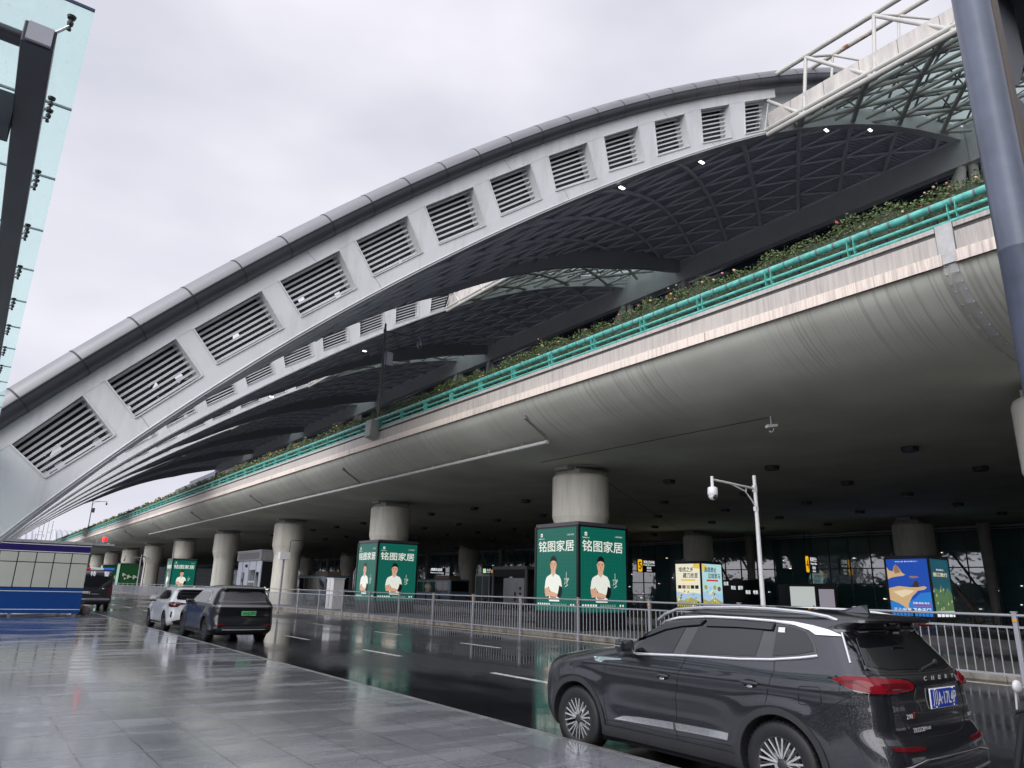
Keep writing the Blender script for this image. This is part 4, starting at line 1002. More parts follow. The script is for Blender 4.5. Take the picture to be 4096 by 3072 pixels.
# roof rails
def railp(sg):
    pts = []
    for y, z in ((5.86, 1.52), (5.74, 1.59), (5.56, 1.645), (5.17, 1.675), (4.7, 1.69), (4.33, 1.685), (3.98, 1.665), (3.78, 1.635), (3.68, 1.60)):
        xw = .645-.03*((y-4.7)/1.1)**2; pts.append((sg*xw, y-RY, z-.004))
    b = MB(); b.tube(pts, .019, 8); b.build('roof_rail', satin, suv, world=False)
both(railp)
b = MB(); b.add([(-.02, .62, 1.665), (.02, .62, 1.665), (.035, .85, 1.67), (-.035, .85, 1.67), (0, .635, 1.745), (0, .70, 1.735), (0, .95, 1.672)], [(0, 3, 5, 4), (1, 4, 5, 2), (0, 4, 1), (3, 6, 5), (2, 5, 6), (0, 1, 2, 3)]); b.build('shark_fin_antenna', paint_a, suv, world=False)
# rear
DB = (0, 1, 0)
def Rr(pts): return [(x-XC, -2, z) for x, z in pts]
def sym(pts): return [(x, -2, z) for x, z in pts]+[(-x, -2, z) for x, z in pts[::-1]]
car.patch('rear_glass_surround', sym([(0, 1.525), (.52, 1.53), (.64, 1.51), (.78, 1.30), (.83, 1.215), (.5, 1.19), (0, 1.185)]), DB, .004, gloss_black, suv)
car.patch('rear_window', sym([(0, 1.50), (.52, 1.505), (.60, 1.46), (.70, 1.31), (.735, 1.245), (.5, 1.215), (0, 1.205)]), DB, .01, car_glass, suv)
b = MB(); b.tube([car.onto((.66, -2, 1.50), DB, .008), car.onto((.80, -2, 1.26), DB, .008)], .014, 6); b.tube([car.onto((-.66, -2, 1.50), DB, .008), car.onto((-.80, -2, 1.26), DB, .008)], .014, 6); b.build('pillar_trim', satin, suv, world=False)
for sg in (-1, 1):
    q_ = lambda x: x if sg < 0 or x > .8 else .8-(.8-x)*.5
    dd = (-sg*.62, .78, 0)
    car.patch('tail_light', [(sg*2*.62+0, 0, 0)] and [tuple(Vector((x*sg, y, z))-Vector(dd)*0) for x, y, z in ((q_(X_), Y_, Z_) for X_, Y_, Z_ in ((.93, .56, 1.135), (.93, .40, 1.175), (.90, .20, 1.18), (.62, .13, 1.165), (.38, .12, 1.14), (.30, .12, 1.09), (.36, .12, 1.045), (.62, .13, 1.03), (.88, .18, 1.025), (.93, .36, 1.055)))], dd, .014, gloss_black, suv)
    b = MB()
    car.patch('x', [(q_(x)*sg, y, z) for x, y, z in ((.93, .52, 1.13), (.93, .38, 1.165), (.90, .20, 1.168), (.62, .13, 1.153), (.40, .12, 1.13), (.34, .12, 1.09), (.38, .12, 1.058), (.62, .13, 1.045), (.88, .18, 1.042), (.93, .36, 1.07))], dd, .022, None, None, mb=b, mi=0, step=.03)
    car.patch('x', [(q_(x)*sg, y, z) for x, y, z in ((.80, .15, 1.12), (.60, .13, 1.125), (.44, .12, 1.11), (.42, .12, 1.075), (.60, .13, 1.06), (.76, .14, 1.065))], dd, .026, None, None, mb=b, mi=1, step=.03)
    car.patch('x', [(x*sg, y, z) for x, y, z in ((.93, .44, 1.13), (.93, .30, 1.14), (.89, .19, 1.07), (.86, .17, 1.055), (.92, .30, 1.115), (.93, .44, 1.115))], dd, .027, None, None, mb=b, mi=1, step=.03)
    b.build('lamp_lens', [red_lens, red_dark], suv.children[-1], world=False)
    b = MB(); car.patch('x', [(x*sg, 0, z) for x, z in ((.86, .655), (.55, .645), (.45, .635), (.46, .615), (.6, .612), (.84, .625))], (-sg*.35, .94, 0), .012, None, None, mb=b, step=.03); b.build('bumper_reflector', red_dark, suv, world=False)
b = MB()
for ln in ([(-.70, 1.16), (-.74, 1.19)], [(-.58, 1.04), (-.60, .90), (-.52, .74), (-.30, .69), (0, .685), (.30, .69), (.52, .74), (.60, .90), (.58, 1.04)], [(-.7, 1.18), (-.4, 1.17), (0, 1.165), (.4, 1.17), (.7, 1.18)]):
    car.line([(x, -2, z) for x, z in ln], DB, .005, -.001, b, n=4, step=.04)
b.build('tailgate_gap', seam, suv, world=False)
car.patch('rear_diffuser', sym([(0, .47), (.5, .46), (.74, .42), (.78, .30), (.6, .24), (0, .24)]), DB, .015, plastic, suv)
b = MB(); car.line([(-.62, -2, .42), (0, -2, .40), (.62, -2, .42)], DB, .014, .03, b, n=6); car.line([(-.80, -2, .50), (-.5, -2, .545), (0, -2, .55), (.5, -2, .545), (.80, -2, .50)], DB, .008, .01, b, n=5); b.build('diffuser_trim', satin, suv, world=False)
car.patch('plate_recess', sym([(0, 1.08), (.30, 1.075), (.34, 1.0), (.32, .88), (0, .87)]), DB, .003, gloss_black, suv)
pb = mat('plate_blue', (.01, .05, .42), .35, var=0); pw = mat('plate_white', (.78, .78, .80), .4, var=0)
py = car.onto((0.13, -2, .97), DB, .02).y
pl_ = plate(suv, (.125, py, .975), .50, .165, pb, pw, '川A·17L4P')
b = MB()
for i, ch in enumerate('CHERY'):
    x = -.10+.14*i; p = car.onto((x, -2, 1.135), DB, .012); b.text(ch, .05, (p.x, p.y, 1.12), (1, 0, 0), (0, 0, 1), 0, bold=.01, center=True, width=.045)
b.build('brand_lettering', badge_m, suv, world=False); b = MB()
p = car.onto((-.45, -2, .86), DB, .012); b.text('290', .05, (-.56, p.y-.004, .845), (1, 0, 0), (0, 0, 1), 0, bold=.015, width=.105)
b.build('badge_lettering', badge_m, suv, world=False); b = MB()
b.text('T', .065, (-.445, p.y-.004, .845), (1, 0, 0), (0, 0, 1), 1, bold=.02)
b.build('badge_letter', [badge_m, mat('badge_red', (.5, .03, .03), .3, var=0)], suv, world=False); b = MB()
p = car.onto((-.35, -2, .755), DB, .014); b.text('TIGGO8', .05, (-.51, p.y-.006, .74), (1, 0, 0), (0, 0, 1), 0, bold=.015, width=.2)
b.text('PLUS', .032, (-.30, p.y-.006, .748), (1, 0, 0), (0, 0, 1), 0, bold=.015, width=.1)
b.build('model_lettering', badge_m, suv, world=False); b = MB()
b.text('DCT', .035, (.55, p.y-.0, .80), (1, 0, 0), (0, 0, 1), 0, bold=.015, width=.07)
b.build('badge_lettering', [badge_m, mat('badge_red', (.5, .03, .03), .3, var=0)], suv, world=False)
p = car.onto((.12, -2, 1.50), DB, .013); b = MB(); b.text('霸道出车', .028, (.02, p.y-.004, 1.485), (1, 0, 0), (0, -.25, 1), 0, bold=.02, width=.11); b.build('window_sticker', pw, suv, world=False)
b = MB(); p = car.onto((0, -2, 1.205), DB, .02); q = car.onto((.36, -2, 1.245), DB, .02); b.tube([p, q], .012, 6); b.ball(q, .04, 10, 0, (1, .6, .8)); b.build('rear_wiper', plastic, suv, world=False)
b = MB(); p = car.onto((-2, 4.19-RY+.02, 1.50), DL, .015); b.add([(p.x, 4.24-RY, 1.52), (p.x, 4.17-RY, 1.52), (p.x-.012, 4.175-RY, 1.44), (p.x-.012, 4.25-RY, 1.44)], [(0, 1, 2, 3)]); b.build('window_sticker', pw, suv, world=False)
b = MB(); b.tube([(.2, .26, 1.575), (.45, .27, 1.57)], .012, 6); b.build('high_stop_lamp', red_dark, suv, world=False)
def mirror(parent, x, y, z, paint, s_=1.0):
    for sg in (-1, 1):
        b = MB(); b.box((sg*(x+.10)-.115*s_, y-.055, z-.03), (sg*(x+.10)+.115*s_, y+.075, z+.125), 0, bev=.055); b.box((sg*(x+.10)-.10*s_, y-.06, z-.065), (sg*(x+.10)+.08*s_, y+.05, z-.0), 1, bev=.03); b.obox((sg*(x-.03), y+.02, z-.06), (sg*(x+.07), y, z-.02), .06, .04, 1)
        b.box((sg*(x+.10)-.118*s_, y-.03, z+.045), (sg*(x+.10)+.118*s_, y+.06, z+.055), 2, bev=.003)
        b.build('wing_mirror', [paint, plastic, satin], parent, world=False)
mirror(suv, .93, 5.98-RY, 1.19, paint_a)
for sg in (-1, 1):
    for yw in (1.09, 3.80): wheel(suv, (sg*.815, yw, .36), .36, .235, sg, 'ten')
b = MB(); b.box((-.75, .6, .22), (.75, 4.2, .3)); b.tube([(.45, -.02, .30), (.45, .3, .30)], .04, 10); b.build('underbody', dark, suv, world=False)

# ---------------------------------------------------------------- dark SUV with green plate
paint_b = car_paint('paint_graphite', (.016, .0165, .02))
s2 = thing('parked_car', 'dark graphite SUV with a green number plate and full width rear light bar', 'car', (7.54, 24.4, 0), 'cars stopped along the kerb')
def flare2(y, z):
    d = 0
    for yw in (1.0, 3.95):
        r = math.hypot(y-yw, z-.38); d += .03*math.exp(-((r-.48)/.13)**2)
    d += -.02*math.exp(-((z-.62)/.15)**2)*max(0, min(1, (y-1.5)*3))*max(0, min(1, (3.5-y)*3))
    return d
P2 = dict(z=[.22, .30, .38, .48, .62, .78, .92, 1.02, 1.08, 1.13, 1.18, 1.22, 1.30, 1.42, 1.52, 1.60, 1.65, 1.69, 1.71, 1.72],
          R=[.30, .10, .02, .0, .02, .05, .05, .03, .04, .08, .14, .18, .25, .34, .38, .30, .42, .9, 1.3, 1.7],
          F=[4.5, 4.65, 4.75, 4.80, 4.82, 4.80, 4.70, 4.55, 4.35, 4.1, 3.8, 3.5, 3.3, 3.05, 2.85, 2.65, 2.5, 2.2, 2.0, 1.9],
          W=[.88, .92, .94, .95, .96, .965, .96, .955, .95, .94, .92, .90, .86, .80, .75, .70, .64, .52, .38, .2],
          ar=[(.2, .3), (1.0, .42), (1.3, .45), (1.7, .3)], br=[(.2, .2), (1.0, .26), (1.5, .2), (1.7, .1)], af=[(.2, .5), (1.1, .8), (1.3, .3), (1.7, .2)], bf=[(.2, .4), (1.1, .5), (1.3, .3), (1.7, .1)],
          kr=[(.2, .1), (1.7, .08)], kf=[(.2, .12), (1.2, .4), (1.7, .1)], Wmax=.98, n=56, dW=flare2)
P2['z'] = [v*1.03 for v in P2['z']]; P2['W'] = [v*1.03 for v in P2['W']]; c2 = Car(P2); c2.body(paint_b, s2, [(1.0, .38, .42), (3.95, .38, .42)])
for d_, f_ in ((DL, lambda p: p), (DR, mirx)):
    g_ = lambda pts: f_([(-2, y, z) for y, z in pts])
    c2.patch('window_surround', g_([(3.3, 1.2), (3.1, 1.33), (2.8, 1.47), (2.4, 1.56), (1.9, 1.585), (1.35, 1.56), (1.12, 1.46), (1.05, 1.24), (2.0, 1.20)]), d_, .004, gloss_black, s2)
    c2.patch('side_window', g_([(3.1, 1.23), (2.95, 1.36), (2.7, 1.46), (2.35, 1.53), (2.25, 1.54), (2.3, 1.225)]), d_, .009, car_glass, s2)
    c2.patch('side_window', g_([(2.2, 1.225), (2.15, 1.545), (1.9, 1.555), (1.4, 1.53), (1.2, 1.44), (1.13, 1.25)]), d_, .009, car_glass, s2)
    b = MB(); c2.line(g_([(3.3, 1.19), (2.4, 1.195), (1.04, 1.225), (1.02, 1.3), (1.09, 1.46), (1.3, 1.57)]), d_, .007, .006, b)
    b.build('chrome_trim', satin, s2, world=False)
    b = MB()
    for ln in ([(3.32, 1.15), (3.42, .9), (3.4, .4)], [(2.25, 1.2), (2.32, .9), (2.35, .42)], [(1.25, 1.2), (1.3, 1.0), (1.46, .7)]): c2.line(g_(ln), d_, .004, -.001, b, n=4)
    b.build('panel_gap', seam, s2, world=False)
    for yw in (1.0, 3.95):
        o_ = [(yw+.48*math.cos(a), .38+.48*math.sin(a)) for a in [math.radians(-12+i*10.2) for i in range(21)]]; i_ = [(yw+.425*math.cos(a), .38+.425*math.sin(a)) for a in [math.radians(-12+i*10.2) for i in range(21)]]
        c2.patch('wheel_arch_trim', g_(o_+i_[::-1]), d_, .01, plastic, s2)
    c2.patch('sill_trim', g_([(1.5, .27), (1.5, .37), (3.45, .37), (3.45, .27)]), d_, .01, plastic, s2)
    for yh in (2.55, 1.5):
        b = MB(); p = c2.onto(f_([(-2, yh, 1.0)])[0], d_, .0); b.ball(p, .06, 10, 0, (.15, 1.6, .25)); b.build('door_handle', gloss_black, s2, world=False)
c2.patch('rear_glass_surround', sym([(0, 1.60), (.5, 1.595), (.66, 1.55), (.80, 1.28), (.82, 1.24), (0, 1.22)]), DB, .004, gloss_black, s2)
c2.patch('rear_window', sym([(0, 1.56), (.48, 1.555), (.60, 1.52), (.70, 1.30), (0, 1.27)]), DB, .009, car_glass, s2)
b = MB(); c2.patch('x', [(-1.0, .45, 1.145), (-.85, .1, 1.15), (0, 0, 1.15), (.85, .1, 1.15), (1.0, .45, 1.145), (1.0, .45, 1.095), (.85, .1, 1.09), (0, 0, 1.085), (-.85, .1, 1.09), (-1.0, .45, 1.095)], DB, .012, None, None, mb=b)
b.build('light_bar', mat('smoked_lens', (.09, .085, .09), .08, coat=1, var=0), s2, world=False)
b = MB()
for ln in ([(-.85, .93), (-.55, .90), (-.5, .80), (0, .79), (.5, .80), (.55, .90), (.85, .93)], [(-.9, .66), (0, .655), (.9, .66)], [(-.82, 1.08), (-.80, .70)], [(.82, 1.08), (.80, .70)]): c2.line([(x, -2, z) for x, z in ln], DB, .004, -.001, b, n=4)
b.build('tailgate_gap', seam, s2, world=False)
c2.patch('rear_diffuser', sym([(0, .50), (.6, .50), (.85, .45), (.84, .36), (.7, .27), (0, .25)]), DB, .012, plastic, s2)
b = MB(); c2.line([(-.68, -2, .40), (0, -2, .395), (.68, -2, .40)], DB, .012, .02, b, n=6); b.build('diffuser_trim', satin, s2, world=False)
for sg in (-1, 1):
    b = MB(); c2.patch('x', [(x*sg, 0, z) for x, z in ((.90, .575), (.62, .565), (.62, .55), (.90, .555))], (-sg*.3, .95, 0), .012, None, None, mb=b, step=.04); b.build('bumper_reflector', red_lens, s2, world=False)
pg = mat('plate_green', (.10, .52, .20), .35, var=.15, vs=8); pk = mat('plate_ink', (.01, .012, .01), .4, var=0)
plate(s2, (.10, c2.onto((.1, -2, .9), DB, .015).y, .90), .48, .15, pg, pk, '川A·GL7023')
mirror(s2, .95, 3.05, 1.16, gloss_black)
for sg in (-1, 1):
    for yw in (1.0, 3.95): wheel(s2, (sg*.84, yw, .38), .38, .24, sg, 'turbine')
b = MB(); b.box((-.8, .5, .24), (.8, 4.3, .32)); b.build('underbody', dark, s2, world=False)

# ---------------------------------------------------------------- white SUV
paint_w = car_paint('paint_white', (.74, .75, .77), metallic=0, rough=.25)
s3 = thing('parked_car', 'white SUV with dark L shaped tail lights, partly hidden by a dark SUV', 'car', (7.52, 30.5, 0), 'cars stopped along the kerb')
P3 = dict(P2); P3['z'] = [v*.945 for v in P2['z']]; P3['W'] = [v*.945 for v in P2['W']]; P3['F'] = [v*.975 for v in P2['F']]; P3['Wmax'] = .945
P3['R'] = [.30, .12, .05, .02, .02, .05, .05, .05, .06, .09, .14, .18, .26, .38, .46, .30, .42, .9, 1.3, 1.7]; P3['ar'] = [(.2, .3), (1.0, .34), (1.3, .3), (1.7, .3)]
P3['dW'] = lambda y, z: sum(.035*math.exp(-((math.hypot(y-yw, z-.36)-.47)/.12)**2) for yw in (.98, 3.84))-.02*math.exp(-((z-.6)/.15)**2)*max(0, min(1, (y-1.5)*3))*max(0, min(1, (3.4-y)*3))
c3_ = Car(P3); c3_.body(paint_w, s3, [(.98, .36, .41), (3.84, .36, .41)])
for d_, f_ in ((DL, lambda p: p), (DR, mirx)):
    g_ = lambda pts: f_([(-2, y, z) for y, z in pts])
    c3_.patch('window_surround', g_([(3.2, 1.14), (3.0, 1.28), (2.7, 1.42), (2.3, 1.50), (1.8, 1.52), (1.3, 1.49), (1.02, 1.40), (.82, 1.25), (1.0, 1.18), (2.0, 1.15)]), d_, .004, gloss_black, s3)
    c3_.patch('side_window', g_([(3.0, 1.17), (2.85, 1.30), (2.6, 1.41), (2.25, 1.475), (2.15, 1.48), (2.2, 1.17)]), d_, .009, car_glass, s3)
    c3_.patch('side_window', g_([(2.1, 1.17), (2.06, 1.485), (1.8, 1.49), (1.42, 1.465), (1.4, 1.18)]), d_, .009, car_glass, s3)
    c3_.patch('side_window', g_([(1.36, 1.185), (1.38, 1.455), (1.1, 1.39), (.93, 1.27), (1.05, 1.2)]), d_, .009, car_glass, s3)
    b = MB()
    for ln in ([(3.22, 1.1), (3.32, .9), (3.3, .4)], [(2.15, 1.15), (2.22, .9), (2.25, .42)], [(1.35, 1.17), (1.3, 1.0), (1.44, .7)]): c3_.line(g_(ln), d_, .004, -.001, b, n=4)
    b.build('panel_gap', seam, s3, world=False)
    c3_.patch('sill_trim', g_([(1.48, .25), (1.48, .32), (3.35, .32), (3.35, .25)]), d_, .01, plastic, s3)
    c3_.patch('fender_vent', g_([(3.38, .85), (3.42, .85), (3.40, .62), (3.36, .66)]), d_, .006, gloss_black, s3, step=.03)
    for yh in (2.5, 1.55):
        b = MB(); p = c3_.onto(f_([(-2, yh, .97)])[0], d_, .0); b.ball(p, .06, 10, 0, (.3, 1.7, .25)); b.build('door_handle', paint_w, s3, world=False)
c3_.patch('rear_window', sym([(0, 1.53), (.5, 1.525), (.62, 1.48), (.72, 1.24), (.70, 1.17), (0, 1.15)]), DB, .006, car_glass, s3)
for sg in (-1, 1):
    c3_.patch('tail_light', [(sg*x, y, z) for x, y, z in ((.94, .48, 1.06), (.90, .22, 1.09), (.70, .08, 1.085), (.40, .05, 1.04), (.40, .05, 1.0), (.62, .06, .98), (.70, .07, .90), (.90, .18, .89), (.94, .46, .93))], (-sg*.6, .8, 0), .012, mat('dark_red_lens', (.07, .008, .01), .1, coat=1, var=0), s3)
    c3_.patch('lamp_bar', [(sg*x, y, z) for x, y, z in ((.94, .40, 1.03), (.90, .22, 1.05), (.72, .09, 1.04), (.72, .09, 1.01), (.90, .22, 1.02), (.92, .30, .95), (.94, .40, .96))], (-sg*.6, .8, 0), .018, red_lens, s3)
    c3_.patch('bumper_vent', [(sg*x, y, z) for x, y, z in ((.90, .18, .74), (.84, .12, .74), (.86, .13, .50), (.90, .18, .54))], (-sg*.6, .8, 0), .008, gloss_black, s3, step=.04)
    for yw in (.98, 3.84): wheel(s3, (sg*.82, yw, .36), .36, .24, sg, 'five')
    b = MB(); b.tube([(sg*.60, .55, 1.6), (sg*.63, .8, 1.635), (sg*.64, 1.8, 1.665), (sg*.62, 2.4, 1.62)], .018, 6); b.build('roof_rail', satin, s3, world=False)
b = MB(); b.add([(-.02, .8, 1.64), (.02, .8, 1.64), (.03, 1.0, 1.64), (-.03, 1.0, 1.64), (0, .82, 1.70), (0, 1.05, 1.64)], [(0, 3, 4), (1, 4, 2), (3, 5, 4), (2, 4, 5), (0, 4, 1)]); b.build('shark_fin_antenna', paint_w, s3, world=False)
c3_.patch('rear_diffuser', sym([(0, .44), (.6, .44), (.82, .38), (.7, .26), (0, .24)]), DB, .012, plastic, s3)
mirror(s3, .92, 2.95, 1.12, paint_w)
b = MB(); b.box((-.75, .5, .22), (.75, 4.2, .3)); b.build('underbody', dark, s3, world=False)

# ---------------------------------------------------------------- police van
navy = car_paint('paint_black_van', (.012, .013, .018), metallic=.1)
vn = thing('police_van', 'black police van with red and blue light bar, half hidden by the booth', 'van', (7.08, 54.5, 0), 'cars stopped along the kerb')
PV = dict(z=[.38, .46, .56, .70, .95, 1.15, 1.4, 1.7, 2.0, 2.2, 2.34, 2.42, 2.46, 2.48], R=[.08, .02, 0, .05, .07, .08, .10, .13, .17, .2, .25, .34, .5, .8], F=[4.9, 5.0, 5.05, 5.08, 5.0, 4.6, 4.3, 4.0, 3.75, 3.6, 3.5, 3.4, 3.25, 3.0],
          W=[.93, .98, 1.0, 1.0, 1.0, .995, .98, .96, .93, .91, .87, .80, .70, .5], ar=[(.3, .16), (2.4, .16)], br=[(.3, .12), (2.4, .12)], af=[(.3, .4), (2.4, .3)], bf=[(.3, .3), (2.4, .3)], kr=[(.3, .05), (2.4, .05)], kf=[(.3, .15), (2.4, .3)], Wmax=1.0, n=44)
cv = Car(PV); cv.body(navy, vn, [(.95, .36, .42), (4.1, .36, .42)])
cv.patch('rear_window', sym([(0, 2.16), (.72, 2.14), (.80, 2.05), (.84, 1.45), (.80, 1.38), (0, 1.38)]), DB, .006, car_glass, vn, step=.1)
for d_, f_ in ((DL, lambda p: p), (DR, mirx)): cv.patch('side_window', f_([(-2, .4, 2.1), (-2, 3.5, 2.1), (-2, 3.9, 1.45), (-2, .35, 1.45)]), d_, .006, car_glass, vn, step=.15)
for sg in (-1, 1): cv.patch('tail_light', [(sg*x, y, z) for x, y, z in ((1.0, .22, 1.55), (.90, .10, 1.5), (.88, .10, 1.3), (.9, .1, .98), (1.0, .22, .96))], (-sg*.6, .8, 0), .012, red_lens, vn)
b = MB(); cv.line([(0, -2, 2.3), (0, -2, .72)], DB, .006, 0, b, n=4); cv.line([(-.9, -2, 1.22), (.9, -2, 1.22)], DB, .006, 0, b, n=4); b.build('door_gap', seam, vn, world=False)
b = MB(); cv.line([(-.9, -2, .66), (.9, -2, .66)], DB, .02, .01, b, n=6); cv.line([(-.4, -2, .97), (.25, -2, .97)], DB, .012, .015, b, n=5); b.build('bumper_trim', satin, vn, world=False)
b = MB()
for ch, x in (('特', -.28), ('警', .50)): p = cv.onto((x, -2, 2.2), DB, .015); b.text(ch, .32, (x, p.y-.02, 2.12), (1, 0, 0), (0, .08, 1), 0, bold=.035, center=True)
b.build('lettering', pw, vn, world=False)
plate(vn, (-.52, cv.onto((-.5, -2, 1.08), DB, .02).y, 1.07), .46, .15, mat('plate_pale', (.72, .70, .68), .4, var=0), pk, '川A·2531警', bolts=False)
b = MB(); b.box((-.95, .5, 2.50), (-.42, .85, 2.62), 0, bev=.03); b.box((-.42, .5, 2.50), (.30, .85, 2.62), 1, bev=.02); b.box((.30, .5, 2.50), (.95, .85, 2.62), 2, bev=.03); b.box((-.8, .55, 2.44), (.8, .8, 2.5), 3)
b.text('POLICE POLICE', .09, (-.06, .495, 2.53), (1, 0, 0), (0, 0, 1), 3, bold=.03, center=True, width=.66)
b.build('light_bar', [E('beacon_red', (.5, .02, .03), .7), E('lightbar_white', (.8, .82, .9), .6), E('beacon_blue', (.03, .12, .6), .8), dark], vn, world=False)
b = MB(); b.ball((.45, cv.onto((.45, -2, 1.3), DB, 0).y, 1.31), .08, 12, 0, (1, .4, .4)); b.build('door_handle', chrome, vn, world=False)
for sg in (-1, 1):
    for yw in (.95, 4.1): wheel(vn, (sg*.86, yw, .36), .36, .22, sg, 'five')
b = MB(); b.box((-.85, .5, .3), (.85, 4.6, .42)); b.build('underbody', dark, vn, world=False)

# ---------------------------------------------------------------- scooter at the right frame edge
sc = thing('scooter', 'scooter under a dark rain cover, just entering the photo at the lower right edge', 'scooter', (6.70, 2.26, 0))
cov = mat('rain_cover_dark', (.05, .055, .07), .22, var=.35, vs=4, coat=.3)
b = MB()
def cv_(u, v):
    a = 2*pi*v; w = .30*(1-.25*u)*(1+.1*math.sin(a*5)); l = .50*(1-.35*u)*(1+.05*math.cos(a*7)); return (.28+w*math.sin(a)*1.0, -.25+l*math.cos(a), .35+.62*math.sin(u*pi/2)+.03*math.sin(3*a))
b.grid(cv_, 12, 30); b.build('rain_cover', cov, sc, world=False)
for yw in (-.75, .45):
    b = MB(); b.lathe([(.2, -.05), (.25, -.04), (.26, 0), (.25, .04), (.2, .05)], (.28, yw, .26), 24, 'x'); b.build('wheel', rubber, sc, world=False)
b = MB(); b.tube([(.28, .42, .3), (.28, .25, .95)], .03, 8); b.tube([(.0, .22, .98), (.56, .22, .98)], .016, 8); b.box((.16, -.8, .28), (.40, .2, .42)); b.build('frame', dark, sc, world=False)
b = MB(); b.tube([(.08, .22, 1.0), (.05, .2, 1.13)], .008, 5); b.ball((.04, .18, 1.17), .06, 14, 0, (1, .5, .8)); b.build('mirror', white_paint, sc, world=False)
# ================================================================== MEDIAN FENCE
fence = thing('fence', 'grey steel picket fence with orange reflectors along the road median', 'fence', (20.2, -12, 0))
b = MB(); b.box((-.05, -.05, 0), (.05, .05, 1.60), 0, bev=.012); b.box((-.06, -.06, 1.585), (.06, .06, 1.61), 0); b.box((-.065, -.058, 1.38), (-.05, .04, 1.44), 1)
b.tube([(0, 0, 0), (0, 0, .03)], .09, 10)
fpost = b.build('fence_post', [steel_grey, mat('reflector_orange', (.75, .30, .03), .3, var=0)], fence, world=False)
b = MB(); b.tube([(0, .05, 1.52), (0, 3.85, 1.52)], .034, 10); b.box((-.02, .06, 1.23), (.02, 3.84, 1.28)); b.box((-.02, .06, .17), (.02, 3.84, .22))
y = .2
while y < 3.8: b.tube([(0, y, .22), (0, y, 1.24)], .0155, 7, cap=False); y += .2
fpan = b.build('fence_panel', steel_grey, fence, world=False)
for k in range(-3, 75):
    for src in (fpost, fpan):
        o = src if k == -3 else src.copy()
        if k > -3: C.objects.link(o); o.parent = fence
        o.location = (0, 7.04+3.9*k+12, 0)
        o.location.x = .25*math.exp(-((7.04+3.9*k-42)/14)**2)-.35*math.exp(-((7.04+3.9*k-2)/9)**2) if src is fpost else 0
        if src is fpan:
            f_ = lambda k_: .25*math.exp(-((7.04+3.9*k_-42)/14)**2)-.35*math.exp(-((7.04+3.9*k_-2)/9)**2)
            o.location.x = f_(k); o.rotation_euler = (0, 0, -math.atan2(f_(k+1)-f_(k), 3.9))
# black fence on the far platform
pf = thing('platform_railing', 'low black railing along the bus platform behind the median', 'railing', (34.3, -20, .38))
b = MB()
for z in (1.35, .62): b.box((34.28, -20, z), (34.32, 200, z+.04))
y = -20
while y < 110: b.box((34.29, y, .5), (34.31, y+.02, 1.35)); y += .16
y = -20
while y < 200: b.box((34.26, y, .38), (34.34, y+.06, 1.45)); y += 2.4
b.build('bar', dark, pf)

# ================================================================== POSTER BOXES
gboard = [E('poster_green', (.004, .125, .09), .75), E('poster_white', (.80, .82, .74), .85), E('poster_skin', (.62, .36, .24), .9), E('poster_hair', (.012, .012, .014), .5), E('poster_skin_shade', (.42, .22, .14), .9), E('poster_teal', (.012, .17, .135), .8), E('poster_shade', (.55, .58, .56), .8)]
def board(mb, org, xd, W_, H_, off):
    xd = Vector(xd); n = xd.cross(Vector((0, 0, 1)))
    org = Vector(org)
    def put(poly, mi, layer=1):
        vs = [org+xd*(u*W_)+Vector((0, 0, v*H_))+n*(off+layer*.004) for u, v in poly]; mb.add(vs, [tuple(range(len(vs)))], mi)
    def pos(u, v, layer=1): return org+xd*(u*W_)+Vector((0, 0, v*H_))+n*(off+layer*.004)
    return put, pos
def ell(cu, cv, ru, rv, n=18, a0=0, a1=2*pi): return [(cu+ru*math.cos(a0+(a1-a0)*i/n), cv+rv*math.sin(a0+(a1-a0)*i/n)) for i in range(n+(1 if a1-a0 < 6.2 else 0))]
